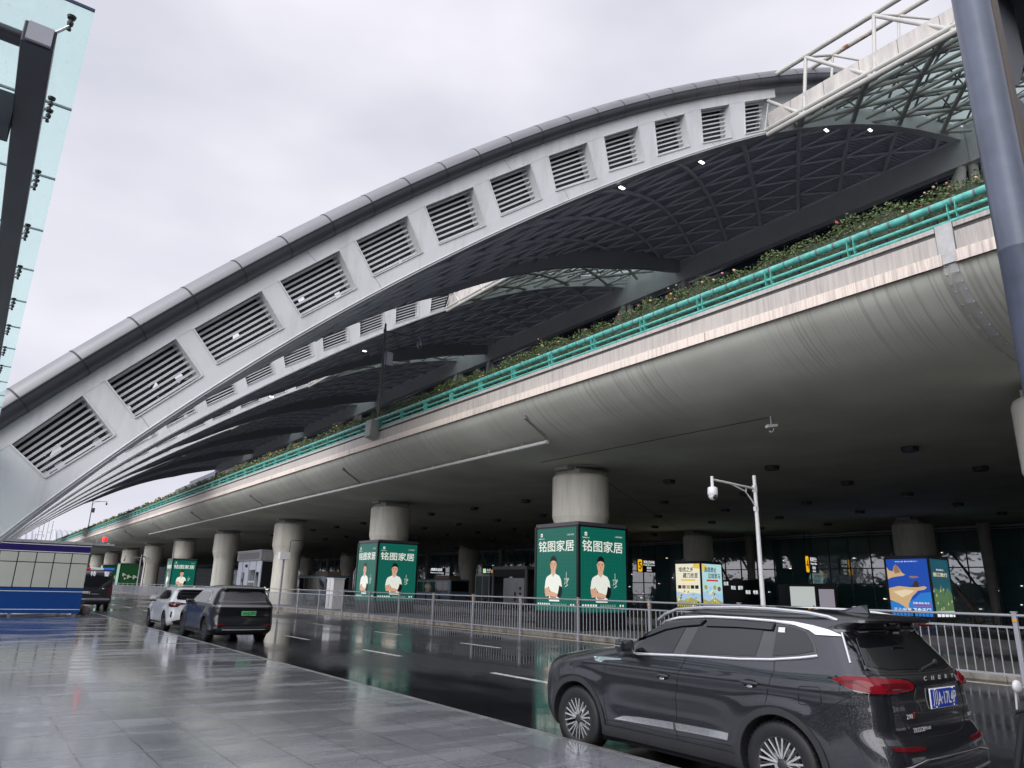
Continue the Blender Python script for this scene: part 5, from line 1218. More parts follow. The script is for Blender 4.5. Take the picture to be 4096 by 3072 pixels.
def green_art(mb, org, xd, W_, H_):
    put, pos = board(mb, org, xd, W_, H_, .03); xd = Vector(xd)
    put([(0, 0), (1, 0), (1, 1), (0, 1)], 0, 0)
    # faint lattice print
    for i in range(15):
        for j in range(20): put(ell((i+.5)/15, (j+.5)/20, .010, .0075, 4), 5, .6)
    # logo and names
    for q in ([(.10, .895), (.115, .895), (.115, .925), (.10, .925)], [(.135, .895), (.15, .895), (.15, .925), (.135, .925)], [(.10, .925), (.15, .925), (.15, .94), (.10, .94)], [(.12, .895), (.13, .895), (.13, .915), (.12, .915)]): put(q, 1)
    mb.text('MINGTU', .075*H_/4, pos(.055, .866), xd, (0, 0, 1), 1, bold=.01, width=.14*W_)
    mb.text('铭图家居', .58*H_/4, pos(.05, .722), xd, (0, 0, 1), 1, bold=.014, width=.88*W_)
    mb.text('心铭图 居如意', .08*H_/4, pos(.76, .90), xd, (0, 0, 1), 1, width=.17*W_)
    mb.text('陈小春', .10*H_/4, pos(.70, .37), xd, (0, 0, 1), 1, shear=.2, width=.11*W_) 
    # standing man in white T-shirt with folded arms
    put0 = put
    put = lambda poly, mi, layer=1: put0([(u, v*.905+.004) for u, v in poly], mi, layer)
    put([(.30, .455), (.36, .475), (.40, .49), (.47, .49), (.51, .475), (.58, .455), (.625, .40), (.645, .31), (.60, .29), (.585, .33), (.58, .12), (.33, .12), (.32, .32), (.30, .30), (.215, .29), (.235, .39), (.26, .435)], 1)
    put([(.375, .49), (.385, .47), (.43, .45), (.475, .47), (.485, .49), (.475, .56), (.39, .56)], 2, 2)
    put([(.37, .49), (.43, .435), (.49, .49), (.485, .50), (.43, .45), (.375, .50)], 6, 3)
    put([(.36, .60), (.365, .56), (.385, .52), (.41, .50), (.435, .495), (.46, .50), (.485, .52), (.505, .56), (.51, .60), (.505, .645), (.47, .67), (.40, .67), (.365, .645)], 2, 3)
    put([(.355, .585), (.345, .60), (.35, .62), (.362, .61)], 4, 3); put([(.513, .585), (.523, .60), (.518, .62), (.506, .61)], 4, 3)
    put([(.352, .61), (.358, .66), (.375, .695), (.40, .715), (.44, .728), (.48, .712), (.505, .69), (.516, .655), (.518, .61), (.505, .64), (.47, .655), (.44, .66), (.40, .655), (.37, .64), (.362, .615)], 3, 4)
    for cu in (.40, .47):
        put([(cu-.022, .614), (cu+.018, .617), (cu+.018, .624), (cu-.022, .621)], 3, 4); put([(cu-.018, .597), (cu, .603), (cu+.017, .597), (cu, .593)], 3, 4)
    put([(.43, .595), (.44, .595), (.448, .563), (.437, .558), (.425, .563)], 4, 4); put([(.412, .541), (.435, .546), (.458, .541), (.435, .533)], 4, 4)
    # arms
    put([(.215, .29), (.30, .30), (.31, .235), (.29, .20), (.25, .19), (.225, .23)], 2, 2)
    put([(.585, .33), (.645, .31), (.655, .25), (.63, .19), (.585, .165), (.53, .185), (.56, .25)], 3, 4)
    put([(.245, .215), (.36, .255), (.47, .235), (.56, .215), (.565, .185), (.46, .18), (.35, .195), (.26, .18), (.23, .19)], 2, 3)
    put([(.23, .255), (.26, .30), (.29, .285), (.345, .295), (.36, .26), (.33, .225), (.26, .205), (.225, .225)], 2, 5)
    put([(.35, .20), (.46, .185), (.53, .19), (.50, .165), (.40, .16), (.345, .175)], 4, 2)
    put([(.345, .25), (.36, .27), (.37, .262), (.355, .243)], 3, 6)
    for v in (.27, .255, .24): put([(.235, v), (.30, v+.006), (.30, v+.003), (.235, v-.003)], 4, 6)
    for k in range(11):
        a = pi*(1.1+.8*k/10); put(ell(.43+.05*math.cos(a), .45+.075*math.sin(a), .003, .003, 5), 6, 4)
    for (u, v) in ((.36, .40), (.50, .38), (.45, .34)): put([(u, v), (u+.05, v-.05), (u+.045, v-.055)], 6, 2)
    put = put0
    # signature strokes
    for k in range(9): put([(.745, .46-.012*k), (.755, .46-.012*k), (.755, .452-.012*k), (.745, .452-.012*k)], 1)
    for q in ([(.70, .31), (.72, .36), (.726, .36), (.706, .31)], [(.73, .33), (.80, .37), (.80, .362), (.73, .323)], [(.76, .30), (.775, .38), (.781, .38), (.766, .30)], [(.72, .29), (.79, .315), (.79, .308), (.72, .283)]): put(q, 1)
    for k in range(6): put([(.04+.055*k, .065), (.075+.055*k, .065), (.075+.055*k, .09), (.04+.055*k, .09)], 1)
    for k in range(7): put([(.42+.05*k, .068), (.455+.05*k, .068), (.455+.05*k, .073), (.42+.05*k, .073)], 6); put([(.42+.05*k, .082), (.45+.05*k, .082), (.45+.05*k, .087), (.42+.05*k, .087)], 6)
    for k in range(2): put(ell(.86+.06*k, .078, .018, .014, 10), 1)
def poster_box(x, y, art, label, z0=.95, z1=4.75, h=1.54, name='poster_box', group=None, artname='poster', mats=None):
    t0 = thing(name, label, 'poster box', (x, y, .15), group)
    b = MB()
    b.box((x-h+.02, y-h+.02, .15), (x+h-.02, y+h-.02, z0-.06)); b.box((x-h-.03, y-h-.03, z1+.06), (x+h+.03, y+h+.03, z1+.24), 1, bev=.02)
    for sx in (-1, 1):
        for sy in (-1, 1): b.box((x+sx*h-.07, y+sy*h-.07, z0-.1), (x+sx*h+.07, y+sy*h+.07, z1+.1))
    for zz in (z0-.08, z1+.0): b.box((x-h-.04, y-h-.04, zz), (x+h+.04, y+h+.04, zz+.08))
    b.box((x-h+.01, y-h+.01, z0-.06), (x+h-.01, y+h-.01, z1+.06))
    b.build('frame', [black_frame, mat('box_cap_grey', (.10, .10, .11), .3, var=.1)], t0)
    for (o_, xd) in (((x-h+.07, y-h-.0, z0), (1, 0, 0)), ((x-h-.0, y+h-.07, z0), (0, -1, 0))):
        b = MB(); art(b, o_, xd, 2*h-.14, z1-z0); b.build(artname, mats or gboard, t0)
    return t0
for k, lb in ((1, 'largest and nearest green advertising box with a man in white'), (2, 'green advertising box with a man in white, right of the white cabinet'), (5, 'small green advertising box with a man in white, above the white car')):
    poster_box(24, PY[k], green_art, lb, group='green poster boxes round the pillars')
panda_m = [E('panda_green', (.008, .055, .018), .7), E('panda_white', (.36, .40, .33), .7), E('panda_black', (.01, .02, .01), .4), E('panda_grass', (.02, .09, .02), .7), E('panda_pale', (.22, .42, .33), .8)]
def panda_art(mb, org, xd, W_, H_):
    put, pos = board(mb, org, xd, W_, H_, .03); side = abs(xd[1]) > .5
    put([(0, 0), (1, 0), (1, 1), (0, 1)], 4 if side else 0, 0)
    if side: return
    rn = random.Random(2)
    for i in range(70): u, v = rn.random()*.94, rn.random()*.9; put([(u, v), (u+.06, v+.03), (u+.05, v+.06), (u-.005, v+.03)], rn.choice((0, 3)), .5+.001*i)
    for (u, v, s) in ((.2, .56, 1), (.48, .48, 1.15), (.80, .47, 1.2), (.30, .38, .7)):
        put(ell(u+.06*s, v-.06*s, .11*s, .06*s), 1, 2); put(ell(u+.10*s, v-.09*s, .08*s, .04*s), 2, 3); put(ell(u, v, .065*s, .05*s), 1, 4)
        for e in (-.05, .05): put(ell(u+e*s, v+.045*s, .02*s, .015*s, 8), 2, 5); put(ell(u+e*.5*s, v+.005*s, .013*s, .012*s, 8), 2, 5)
for k, lb in ((7, 'green box with a panda photograph, the nearer one, left of the bracket camera pillar'), (8, 'green box with a panda photograph, the farther one, beside the police van')):
    poster_box(24, PY[k], panda_art, lb, group='panda poster boxes', mats=panda_m)
sea_m = [E('sea_blue', (.01, .07, .42), .9), E('sea_light', (.02, .20, .62), .9), E('sand', (.62, .42, .22), .9), E('rock_brown', (.30, .17, .09), .9), E('poster_white2', (.85, .88, .9), 1), E('sand_pale', (.80, .66, .44), .9), E('red_band', (.6, .03, .05), .9), E('deep_teal', (.01, .09, .13), .8), E('mountain_green', (.10, .20, .08), .8), E('rock_dark', (.06, .04, .03), .6)]
def sea_art(mb, org, xd, W_, H_):
    put, pos = board(mb, org, xd, W_, H_, .03); xd = Vector(xd)
    if abs(xd.y) < .5:      # narrow right face: teal mountains
        put([(0, 0), (1, 0), (1, 1), (0, 1)], 7, 0); put([(0, .30), (.15, .50), (.3, .42), (.45, .56), (.6, .40), (.8, .52), (1, .38), (1, 0), (0, 0)], 8, 1)
        rn = random.Random(4)
        for i in range(60): u, v = rn.random()*.92, .1+rn.random()*.35; put([(u, v), (u+.05, v+.02), (u+.02, v+.06)], rn.choice((5, 8, 8, 7)), 2+.001*i)
        put([(0, 0), (1, 0), (1, .1), (0, .1)], 4, 3); mb.text('丽江歌行', .30, pos(.12, .70, 2), xd, (0, 0, 1), 5, bold=.02, width=.75*W_); mb.text('香格里拉', .14, pos(.3, .80, 2), xd, (0, 0, 1), 4, width=.4*W_)
        return
    put([(0, 0), (1, 0), (1, 1), (0, 1)], 0, 0); put([(0, 0), (1, 0), (1, .42), (.75, .40), (.6, .30), (.4, .22), (0, .25)], 1, 1)
    put([(0, .86), (.05, .80), (.14, .78), (.19, .88), (.24, .90), (.30, .85), (.36, .76), (.44, .72), (.38, .70), (.25, .69), (.1, .67), (0, .64)], 2, 2)
    put([(.16, .80), (.2, .88), (.25, .90), (.3, .84), (.33, .76), (.2, .74)], 3, 3); put([(.52, .68), (.56, .70), (.74, .69), (.76, .67), (.6, .655)], 3, 3)
    put([(0, .48), (.25, .52), (.5, .50), (.7, .50), (.86, .52), (.92, .50), (.86, .46), (.70, .44), (.55, .34), (.45, .22), (.42, .12), (.35, .15), (.2, .22), (0, .27)], 2, 2)
    put([(.1, .42), (.4, .46), (.62, .44), (.5, .38), (.3, .32)], 5, 3); put([(.60, .55), (.64, .60), (.70, .62), (.74, .57), (.73, .50), (.6, .50)], 9, 4); put([(.50, .52), (.60, .54), (.60, .50)], 9, 4)
    put([(.55, .175), (.97, .175), (.97, .20), (.55, .20)], 6, 4)
    mb.text('从心出发 圣象天门', .36, pos(.06, .065, 4), xd, (0, 0, 1), 4, bold=.02, width=.88*W_, shear=.1); mb.text('西藏 那曲 班戈', .13, pos(.55, .215, 4), xd, (0, 0, 1), 4, bold=.01, width=.38*W_)
    mb.text('中国太美 看世界看天门', .09, pos(.22, .945, 4), xd, (0, 0, 1), 4, width=.55*W_)
def sea_swap(mb, org, xd, W_, H_): sea_art(mb, org, xd, W_, H_)
poster_box(57, 26.0, sea_swap, 'lit poster box with a blue sea and sand coast picture', z0=.75, z1=4.75, mats=sea_m, group='lit travel poster boxes')
def travel_art(mb, org, xd, W_, H_):
    put, pos = board(mb, org, xd, W_, H_, .03); xd = Vector(xd); side = abs(xd.y) > .5
    put([(0, 0), (1, 0), (1, 1), (0, 1)], 0 if side else 2, 0); put([(0, .0), (1, 0), (1, .30), (.7, .34), (.4, .30), (0, .36)], 1, 1); put([(0, 0), (1, 0), (1, .12), (.6, .22), (.3, .14), (0, .2)], 3, 2)
    rn = random.Random(9 if side else 11)
    for i in range(26):
        u, v = rn.random()*.9, rn.random()*.35; put([(u, v), (u+.08, v+.02), (u+.06, v+.06), (u, v+.04)], rn.choice((3, 4, 5, 0)), 3+.002*i)
    put([(.7, .9), (1, .88), (1, 1), (.75, 1)] if side else [(.05, .8), (.3, .95), (0, 1)], 4, 2)
    a, c = ('堆绣之乡', '藏刀故里') if side else ('渔猎遗址', '边城意马')
    mb.text(a, .5, pos(.12, .82, 4), xd, (0, 0, 1), 6, bold=.02, width=.6*W_, shear=.1); mb.text(c, .5, pos(.30, .68, 4), xd, (0, 0, 1), 6, bold=.02, width=.6*W_, shear=.1)
    put([(.22, .60), (.8, .60), (.8, .64), (.22, .64)], 4 if side else 7, 4)
    for k in range(5 if side else 4):
        if side: put([(.08+.175*k, .42), (.22+.175*k, .42), (.22+.175*k, .50), (.08+.175*k, .50)], rn.choice((5, 6, 3)), 5)
        else: put(ell(.17+.22*k, .46-.03*(k % 2), .085, .055), rn.choice((5, 3, 1)), 5)
travel_m = [E('cream_paper', (.80, .76, .60), 1), E('sky_pale', (.35, .55, .75), 1), E('aqua_paper', (.42, .66, .68), 1), E('field_olive', (.40, .38, .12), .9), E('autumn_yellow', (.75, .52, .10), 1), E('brown_print', (.22, .13, .08), .8), E('ink_print', (.03, .03, .03), .5), E('red_print', (.6, .05, .05), .9)]
poster_box(57, 46.4, travel_art, 'bright poster box with pale travel pictures and brush lettering', z0=.75, z1=4.7, mats=travel_m, group='lit travel poster boxes')

# ================================================================== HANGING SIGNS
yel = E('sign_yellow', (.85, .45, .01), 1.0); lw = E('sign_white', (.85, .88, .9), 1.1); blk = mat('sign_black', (.008, .009, .011), .3, var=0)
def hang(label, x, y, w, z0, z1, num, lines):
    t0 = thing('hanging_sign', label, 'sign', (x+w/2, y, z0), 'black hanging signs at the terminal edge'); b = MB(); b.box((x, y, z0), (x+w, y+.18, z1), 0, bev=.01); b.build('panel', blk, t0)
    for f in (.1, .62): b = MB(); b.tube([(x+w*f, y+.09, z1), (x+w*f, y+.09, 7.8)], .03, 6); b.build('rod', dark, t0)
    b = MB(); hh_ = z1-z0; n = 6; r = .1; x0, x1 = x+.05, x+w*.24
    b.prism([(x0, z0+.05+r), (x0+r, z0+.05), (x1-r, z0+.05), (x1, z0+.05+r), (x1, z1-.05-r), (x1-r, z1-.05), (x0+r, z1-.05), (x0, z1-.05-r)], lambda p, s_: (p[0], y-(.0, .02)[s_], p[1]))
    b.text(num, 1.25*hh_*.62, ((x0+x1)/2, y-.026, z0+hh_*.25), (1, 0, 0), (0, 0, 1), 1, bold=.02, center=True, width=w*.15)
    b.build('number_field', [yel, blk], t0)
    b = MB(); cx_ = x+w*.62
    for s_, sz, fz, wd in lines: b.text(s_, sz*hh_, (cx_, y-.012, z0+fz*hh_), (1, 0, 0), (0, 0, 1), 0, bold=.015, center=True, width=w*wd)
    b.build('lettering', lw, t0)
hang('black hanging sign with yellow number 4 and Airport Bus Station in white', 62, 38.1, 2.15, 4.05, 5.6, '4', (('机场巴士', .26, .70, .50), ('Airport Bus', .17, .50, .48), ('站台', .2, .24, .24), ('Station', .15, .07, .24)))
hang('black hanging sign with yellow number 5 beside the large green poster box', 61, 58.2, 3.0, 4.2, 5.65, '5', (('双流公交环线', .24, .70, .60), ('Shuangliu Bus Loop Line', .14, .53, .62), ('站台', .2, .28, .24), ('Station', .15, .1, .26)))
t0 = thing('entrance_sign', 'small lit sign with green field and orange number 17 above the shelter', 'sign', (50, 73, 3.8)); b = MB(); b.box((49.9, 73, 3.72), (52.2, 73.1, 4.45)); b.build('panel', blk, t0)
b = MB(); b.box((50.0, 72.97, 3.8), (50.4, 73, 4.3)); b.build('icon_field', E('sign_green', (.45, .75, .4), 1), t0)
b = MB(); b.text('入口', .32, (50.5, 72.98, 4.05), (1, 0, 0), (0, 0, 1), 0, bold=.02, width=.55); b.text('Entrance', .15, (50.5, 72.98, 3.85), (1, 0, 0), (0, 0, 1), 0, width=.55); b.text('17', .55, (51.25, 72.98, 3.85), (1, 0, 0), (0, 0, 1), 1, bold=.03, width=.5); b.build('lettering', [lw, E('sign_orange', (.9, .42, .02), 1.3)], t0)
for f in (50.3, 51.8): b = MB(); b.tube([(f, 73.05, 4.45), (f, 73.05, 7.8)], .025, 6); b.build('rod', dark, t0)
t0 = thing('welcome_sign', 'small white lit lettering hanging right of the middle green poster box', 'sign', (45, 75, 3.7)); b = MB(); b.box((44.9, 77, 3.5), (47.2, 77.1, 4.3)); b.build('panel', blk, t0); b = MB(); b.text('成都欢迎您', .35, (45.1, 76.98, 3.95), (1, 0, 0), (0, 0, 1), 0, bold=.02, width=1.6); b.text('Welcome to Chengdu', .2, (45.05, 76.98, 3.65), (1, 0, 0), (0, 0, 1), 0, bold=.01, width=1.9); b.build('lettering', lw, t0)
t0 = thing('information_board', 'black terminal information board with small white direction lettering', 'sign', (62.5, 41, .2)); b = MB(); b.box((62.4, 43.2, .2), (62.6, 48, 3.4)); b.build('panel', blk, t0)
b = MB()
for i, (s_, z) in enumerate((('出发', 2.9), ('到达', 2.5), ('超市', 2.5), ('商店', 2.1), ('地铁', 2.1))): b.text(s_, .4, (62.38, 47.6-i*.85, z), (0, -1, 0), (0, 0, 1), 0, bold=.02, width=.55)
b.build('lettering', lw, t0)
t0 = thing('route_map_panel', 'pale lit route map panel low behind the dark grey SUV roof', 'map panel', (61.5, 36, .2)); b = MB(); b.box((60.6, 34.6, .9), (60.7, 40.2, 3.0), 0); b.build('frame', black_frame, t0); b = MB(); b.box((60.57, 36.6, 1.1), (60.6, 39.0, 2.8)); b.box((60.57, 34.8, 1.1), (60.6, 36.2, 2.6), 1); b.build('map_face', [E('map_pale', (.5, .54, .52), .9), E('map_lilac', (.30, .28, .33), .8)], t0)

# ================================================================== STREET FURNITURE
def cctv_pole(name, label, base, H, arm, mt, group, box=False, z0=0):
    t0 = thing(name, label, 'camera pole', base, group); x, y, z = base
    b = MB(); b.tube([(x, y, z), (x, y, z+H)], [.085, .06], 12); b.lathe([(.14, 0), (.14, .03), (.09, .05)], (x, y, z), 12); b.box((x-.09, y-.05, z+H-.55), (x+.06, y+.05, z+H-.35)); b.box((x-.09, y-.05, z+H-1.2), (x+.06, y+.05, z+H-1.05)); b.build('pole', mt, t0)
    b = MB(); ex = x+arm; b.tube([(x, y, z+H-.45), (ex, y, z+H-.38)], .04, 8)
    b.tube([(x, y, z+H-1.1), (x+arm*.1, y, z+H-.85), (x+arm*.25, y, z+H-.58), (x+arm*.55, y, z+H-.44)], .025, 6); b.tube([(x+arm*.22, y, z+H-.62), (x+arm*.22, y, z+H-.42)], .015, 5); b.build('arm', mt, t0)
    b = MB(); zc = z+H-.38; b.tube([(ex, y, zc+.1), (ex, y, zc-.22)], .05, 8); b.lathe([(.05, -.22), (.15, -.26), (.165, -.45), (.155, -.50)], (ex, y, zc), 16); b.ball((ex, y, zc-.52), .145, 14, 0); b.ball((ex-.03, y-.08, zc-.56), .08, 10, 1); b.build('dome_camera', [white_paint if not box else steel_grey, dark], t0)
    if box: b = MB(); b.box((x+.1, y-.2, z+H-2.6), (x+.55, y+.25, z+H-1.75), 0, bev=.03); b.build('equipment_box', steel_grey, t0)
    return t0
cctv_pole('camera_pole', 'tall white pole with a dome camera, rising behind the dark grey SUV roof', (20.9, 14.46, 0), 5.75, -2.25, white_paint, 'dome camera poles')
cctv_pole('camera_pole', 'small pale dome camera pole before the nearer panda poster box', (21, 121.3, 0), 5.75, -2.25, white_paint, 'dome camera poles')
pole_d = mat('weathered_pole', (.15, .14, .135), .5, var=.15)
for (yy, lb) in ((36.7, 'dark lamp-like camera pole on the parapet before the roof arches, the nearest'), (158.8, 'dark camera pole on the parapet against the open sky'), (296.5, 'tiny camera pole far away above the booth roof')):
    t0 = cctv_pole('deck_camera_pole', lb, (17.5, yy, 10.85), 6.1, 2.35, pole_d, 'camera poles on the viaduct parapet', box=True)
    b = MB(); b.prism([(-.55, 10.0), (.0, 9.85), (.0, 10.95), (-.5, 10.95)], lambda p, s_, yy=yy: (17.42+p[0]+.0, yy+(-.36, .36)[s_], p[1])); b.box((17.2, yy-.1, 10.9), (17.6, yy+.1, 11.0)); b.build('concrete_bracket', concrete, t0)
t0 = thing('junction_box_pole', 'slim pole carrying a white junction box in front of the bare cream pillar', 'utility pole', (21, 59.8, .15)); b = MB(); b.box((20.95, 59.75, .15), (21.1, 59.9, 3.9)); b.build('pole', steel_grey, t0); b = MB(); b.box((20.6, 59.6, 3.85), (21.45, 60.1, 4.45), 0, bev=.02); b.build('junction_box', white_paint, t0)
b = MB(); b.tube([(21.4, 59.8, 4.4), (21.45, 59.8, 5.35), (21.6, 59.8, 5.45), (24, 59.6, 5.4)], .025, 6); b.build('conduit', dark, t0)
t0 = thing('bracket_camera', 'small dark camera with a hanging cable on the left of a bare cream pillar', 'camera', (22.6, 128.5, 5.6)); b = MB(); b.box((22.3, 127.3, 5.55), (22.55, 127.8, 5.72)); b.tube([(22.6, 127.6, 5.6), (22.85, 127.7, 5.2), (22.85, 127.75, .2)], .045, 6); b.build('housing', dark, t0)
t0 = thing('bullet_camera', 'white bullet camera with a looped cable hanging from the dark deck underside', 'camera', (24.6, 17.4, 7.3))
xq, yq = 21.35, 13.95
t0.location = (xq, yq, 7.5); b = MB(); b.tube([(xq, yq, 7.8), (xq, yq, 7.52)], .02, 6); b.obox((xq-.12, yq+.1, 7.44), (xq+.22, yq-.08, 7.50), .1, .09); b.box((xq-.13, yq+.05, 7.38), (xq-.02, yq+.16, 7.47), 0, bev=.02)
b.tube([(xq+.02*math.cos(a), yq+.1*math.cos(a), 7.33+.09*math.sin(a)) for a in [pi*.9+i*.45 for i in range(8)]], .012, 5); b.build('housing', white_paint, t0)
cab = thing('utility_cabinet', 'tall white utility cabinet with a yellow warning triangle beside the middle green poster box', 'cabinet', (23.6, 55, .155)); b = MB(); b.box((23.2, 54.3, .155), (24.1, 55.6, 2.4), 0, bev=.02); b.box((23.15, 54.25, 2.38), (24.15, 55.65, 2.46), 0); b.box((23.19, 54.95, .3), (23.2, 54.97, 2.3), 1); b.build('shell', [white_paint, seam], cab)
b = MB(); b.add([(23.188, 55.15, 1.55), (23.188, 54.85+.5, 1.55), (23.188, 55.25, 1.75)], [(0, 1, 2)]); b.build('warning_sign', mat('warning_yellow', (.8, .5, .05), .4, var=0), cab)
# kiosk left
kk = thing('kiosk', 'white and grey kiosk with picture windows behind the dark SUV with green plate', 'kiosk', (23.6, 75, .155)); b = MB(); b.box((23.0, 71.6, .155), (25.2, 78.9, 4.1), 0); b.box((22.85, 71.4, 4.1), (25.4, 79.1, 5.0), 1); b.box((22.8, 71.35, 5.0), (25.45, 79.15, 5.1), 2); b.box((22.83, 72, 4.25), (22.86, 78.4, 4.85), 3)
for yy in (73.0, 75.2, 77.4): b.box((22.96, yy-.06, .155), (23.0, yy+.06, 4.1), 2)
b.build('shell', [mat('kiosk_pale', (.50, .53, .62), .4, var=.08), mat('kiosk_roof_grey', (.25, .25, .26), .5, var=.1), steel_grey, mat('kiosk_sign_dark', (.10, .09, .10), .4, var=.1)], kk)
b = MB(); rn = random.Random(8)
for (y0_, y1_, z0_, z1_) in ((73.2, 74.0, 2.2, 3.2), (74.1, 74.9, 2.2, 3.2), (73.3, 74.0, .9, 2.0), (74.1, 74.9, .9, 2.0), (72.0, 72.7, .5, 3.0), (76.6, 77.2, .5, 3.0)):
    b = MB(); b.box((22.93, y0_, z0_), (22.95, y1_, z1_)); b.build('window', car_glass, kk)
b = MB(); b.box((23.1, 71.55, .2), (25.1, 71.59, 4.0), 0); b.build('side_panel', blk, kk)
b = MB(); b.text('太', .8, (23.25, 71.54, .95), (1, 0, 0), (0, 0, 1), 0, bold=.02, width=.7); b.text('TO', .35, (23.6, 71.54, .45), (1, 0, 0), (0, 0, 1), 0, bold=.01, width=.4)
b.ball((22.93, 75.9, 3.6), .16, 10, 1); b.build('lettering', [lw, dark], kk)
# bus shelters / kiosks across the bus road
sh = thing('bus_shelter', 'grey bus shelter with a large pale map board, right of the orange number 17', 'bus shelter', (38, 50, .38)); b = MB(); b.box((37, 47.7, 3.55), (39.6, 52.6, 3.8)); b.box((37, 47.7, .38), (37.15, 47.9, 3.6)); b.box((37, 52.4, .38), (37.15, 52.6, 3.6)); b.box((37.1, 48, 2.95), (37.2, 52.4, 3.55), 1); b.box((39.3, 47.7, .38), (39.5, 52.6, 3.6), 1); b.build('frame', [mat('shelter_grey', (.17, .17, .18), .4, var=.1), dark], sh)
b = MB(); b.box((37.08, 48.1, .7), (37.14, 51.0, 2.85)); b.build('map_board', mat('map_board_pale', (.40, .41, .44), .3, var=.15, vs=.8), sh)
b = MB(); rn = random.Random(3)
for i in range(5): b.box((37.06, 48.5+.7*(i % 2), 1.0+.45*(i//2)), (37.08, 48.75+.7*(i % 2), 1.25+.45*(i//2)))
b.build('map_print', dark, sh)
bt_ = thing('glass_booth', 'small glazed booth under the orange number 17 sign', 'booth', (38, 54, .38)); b = MB(); b.box((37.0, 53.0, 3.0), (39.2, 55.2, 3.15)); 
for (x_, y_) in ((37, 53), (37, 54.05), (37, 55.1), (39.1, 53), (39.1, 55.1)): b.box((x_, y_, .38), (x_+.08, y_+.08, 3.0))
b.build('frame', steel_grey, bt_); b = MB(); b.box((37.05, 53.1, .5), (37.07, 55.1, 3.0)); b.box((37.1, 53.03, .5), (39.1, 53.05, 3.0)); b.build('pane', mat('booth_glass', (.09, .11, .11), .05, var=.2, vs=.6, spec=.8), bt_)
busp = mat('bus_blue_grey', (.13, .20, .29), .35, var=.1, coat=.4)
def bus(label, x, y, L_=11):
    t0 = thing('bus', label, 'bus', (x+1.25, y, 0), 'buses standing under the viaduct'); b = MB(); b.box((x, y, .35), (x+2.5, y+L_, 2.9), 0, bev=.12); b.build('body', busp, t0)
    b = MB(); b.box((x-.01, y+.5, 1.45), (x+.02, y+L_-.4, 2.6), 0); b.build('side_window', car_glass, t0); b = MB(); b.box((x+.15, y-.015, 1.6), (x+2.35, y+.01, 2.7), 0); b.build('rear_window', car_glass, t0)
    b = MB()
    yy = y+1.6
    while yy < y+L_-1: b.box((x-.02, yy, 1.45), (x, yy+.09, 2.6)); yy += 1.4
    b.build('window_pillar', busp, t0)
    b = MB(); b.prism([(0, 2.88), (.2, 3.3), (3.2, 3.3), (3.5, 2.88)], lambda p, s_: ((x+.5, x+2.0)[s_], y+1+p[0], p[1])); b.build('roof_unit', mat('roof_unit_tan', (.22, .18, .13), .5, var=.1), t0)
    for yy in (y+2.2, y+L_-2.5):
        for xx in (x+.12, x+2.38): b = MB(); b.lathe([(.3, -.14), (.48, -.14), (.5, -.1), (.5, .1), (.48, .14), (.3, .14)], (xx, yy, .5), 20, 'x'); b.build('wheel', rubber, t0)
    for xx in (x+.25, x+2.1): b = MB(); b.box((xx, y-.02, .9), (xx+.15, y, 1.3)); b.build('tail_light', red_dark, t0)
bus('blue grey bus with a tan roof unit, nearer to the terminal', 43, 69)
bus('blue grey bus behind the bare cream pillar, left of the white cabinet', 29.2, 70.2, 8); bus('blue grey bus between the white cabinet and the middle green poster box', 31.5, 69, 8) if False else None

# ================================================================== POLICE BOOTH
bo = thing('booth', 'police booth clad in cream panels with a blue base and navy band', 'booth', (2, 41.7, .15))
cream = mat('booth_cream_panel', (.50, .50, .44), .45, var=.04); bblue = mat('booth_blue', (.003, .05, .24), .35, var=.06); bnavy = mat('booth_navy', (.018, .010, .11), .35, var=.08)
BX0, BX1, BY0, BY1 = -4.4, 4.88, 41.7, 46.0
b = MB(); b.box((BX0+.02, BY0+.02, .3), (BX1-.02, BY1, 3.5)); b.build('core', dark, bo)
b = MB(); b.box((BX0, BY0, .26), (BX1, BY1+.02, 1.40)); b.build('base_cladding', bblue, bo)
b = MB()
for z in (.42, 1.24): b.box((BX0, BY0-.012, z), (BX1+.012, BY0, z+.03)); b.box((BX1, BY0, z), (BX1+.012, BY1, z+.03))
for z in (3.07, 3.40): b.box((BX0, BY0-.02, z), (BX1+.02, BY0, z+.035)); b.box((BX1, BY0, z), (BX1+.02, BY1, z+.035))
b.build('white_stripe', white_paint, bo)
b = MB(); x = 4.88
while x > BX0+.4:
    for z0_, z1_ in ((1.44, 2.56), (2.60, 3.03)): b.box((x-.71, BY0-.01, z0_), (x-.02, BY0+.02, z1_), 0, bev=.006)
    x -= .735
for k in range(5):
    for z0_, z1_ in ((1.44, 2.56), (2.60, 3.03)): b.box((BX1-.02, BY0+.1+.83*k, z0_), (BX1+.01, BY0+.88+.83*k, z1_), 0, bev=.006)
b.build('wall_panel', cream, bo)
b = MB(); b.box((BX0-.01, BY0-.012, 3.06), (BX1+.012, BY1, 3.47)); b.build('name_band', bnavy, bo)
b = MB(); x = 4.95
while x > BX0: b.box((x-.72, BY0-.05, 3.49), (x-.02, BY0+1.2, 3.62)); x -= .735
b.box((BX0, BY0, 3.5), (5.9, BY1, 3.6), 0); b.build('roof_edge', mat('booth_roof_grey', (.33, .33, .33), .5, var=.1), bo)
b = MB()
for x in (-3, -.5, 2, 4.6): b.box((x, BY0+.1, .15), (x+.12, BY0+.3, .3))
b.build('foot', steel_grey, bo)
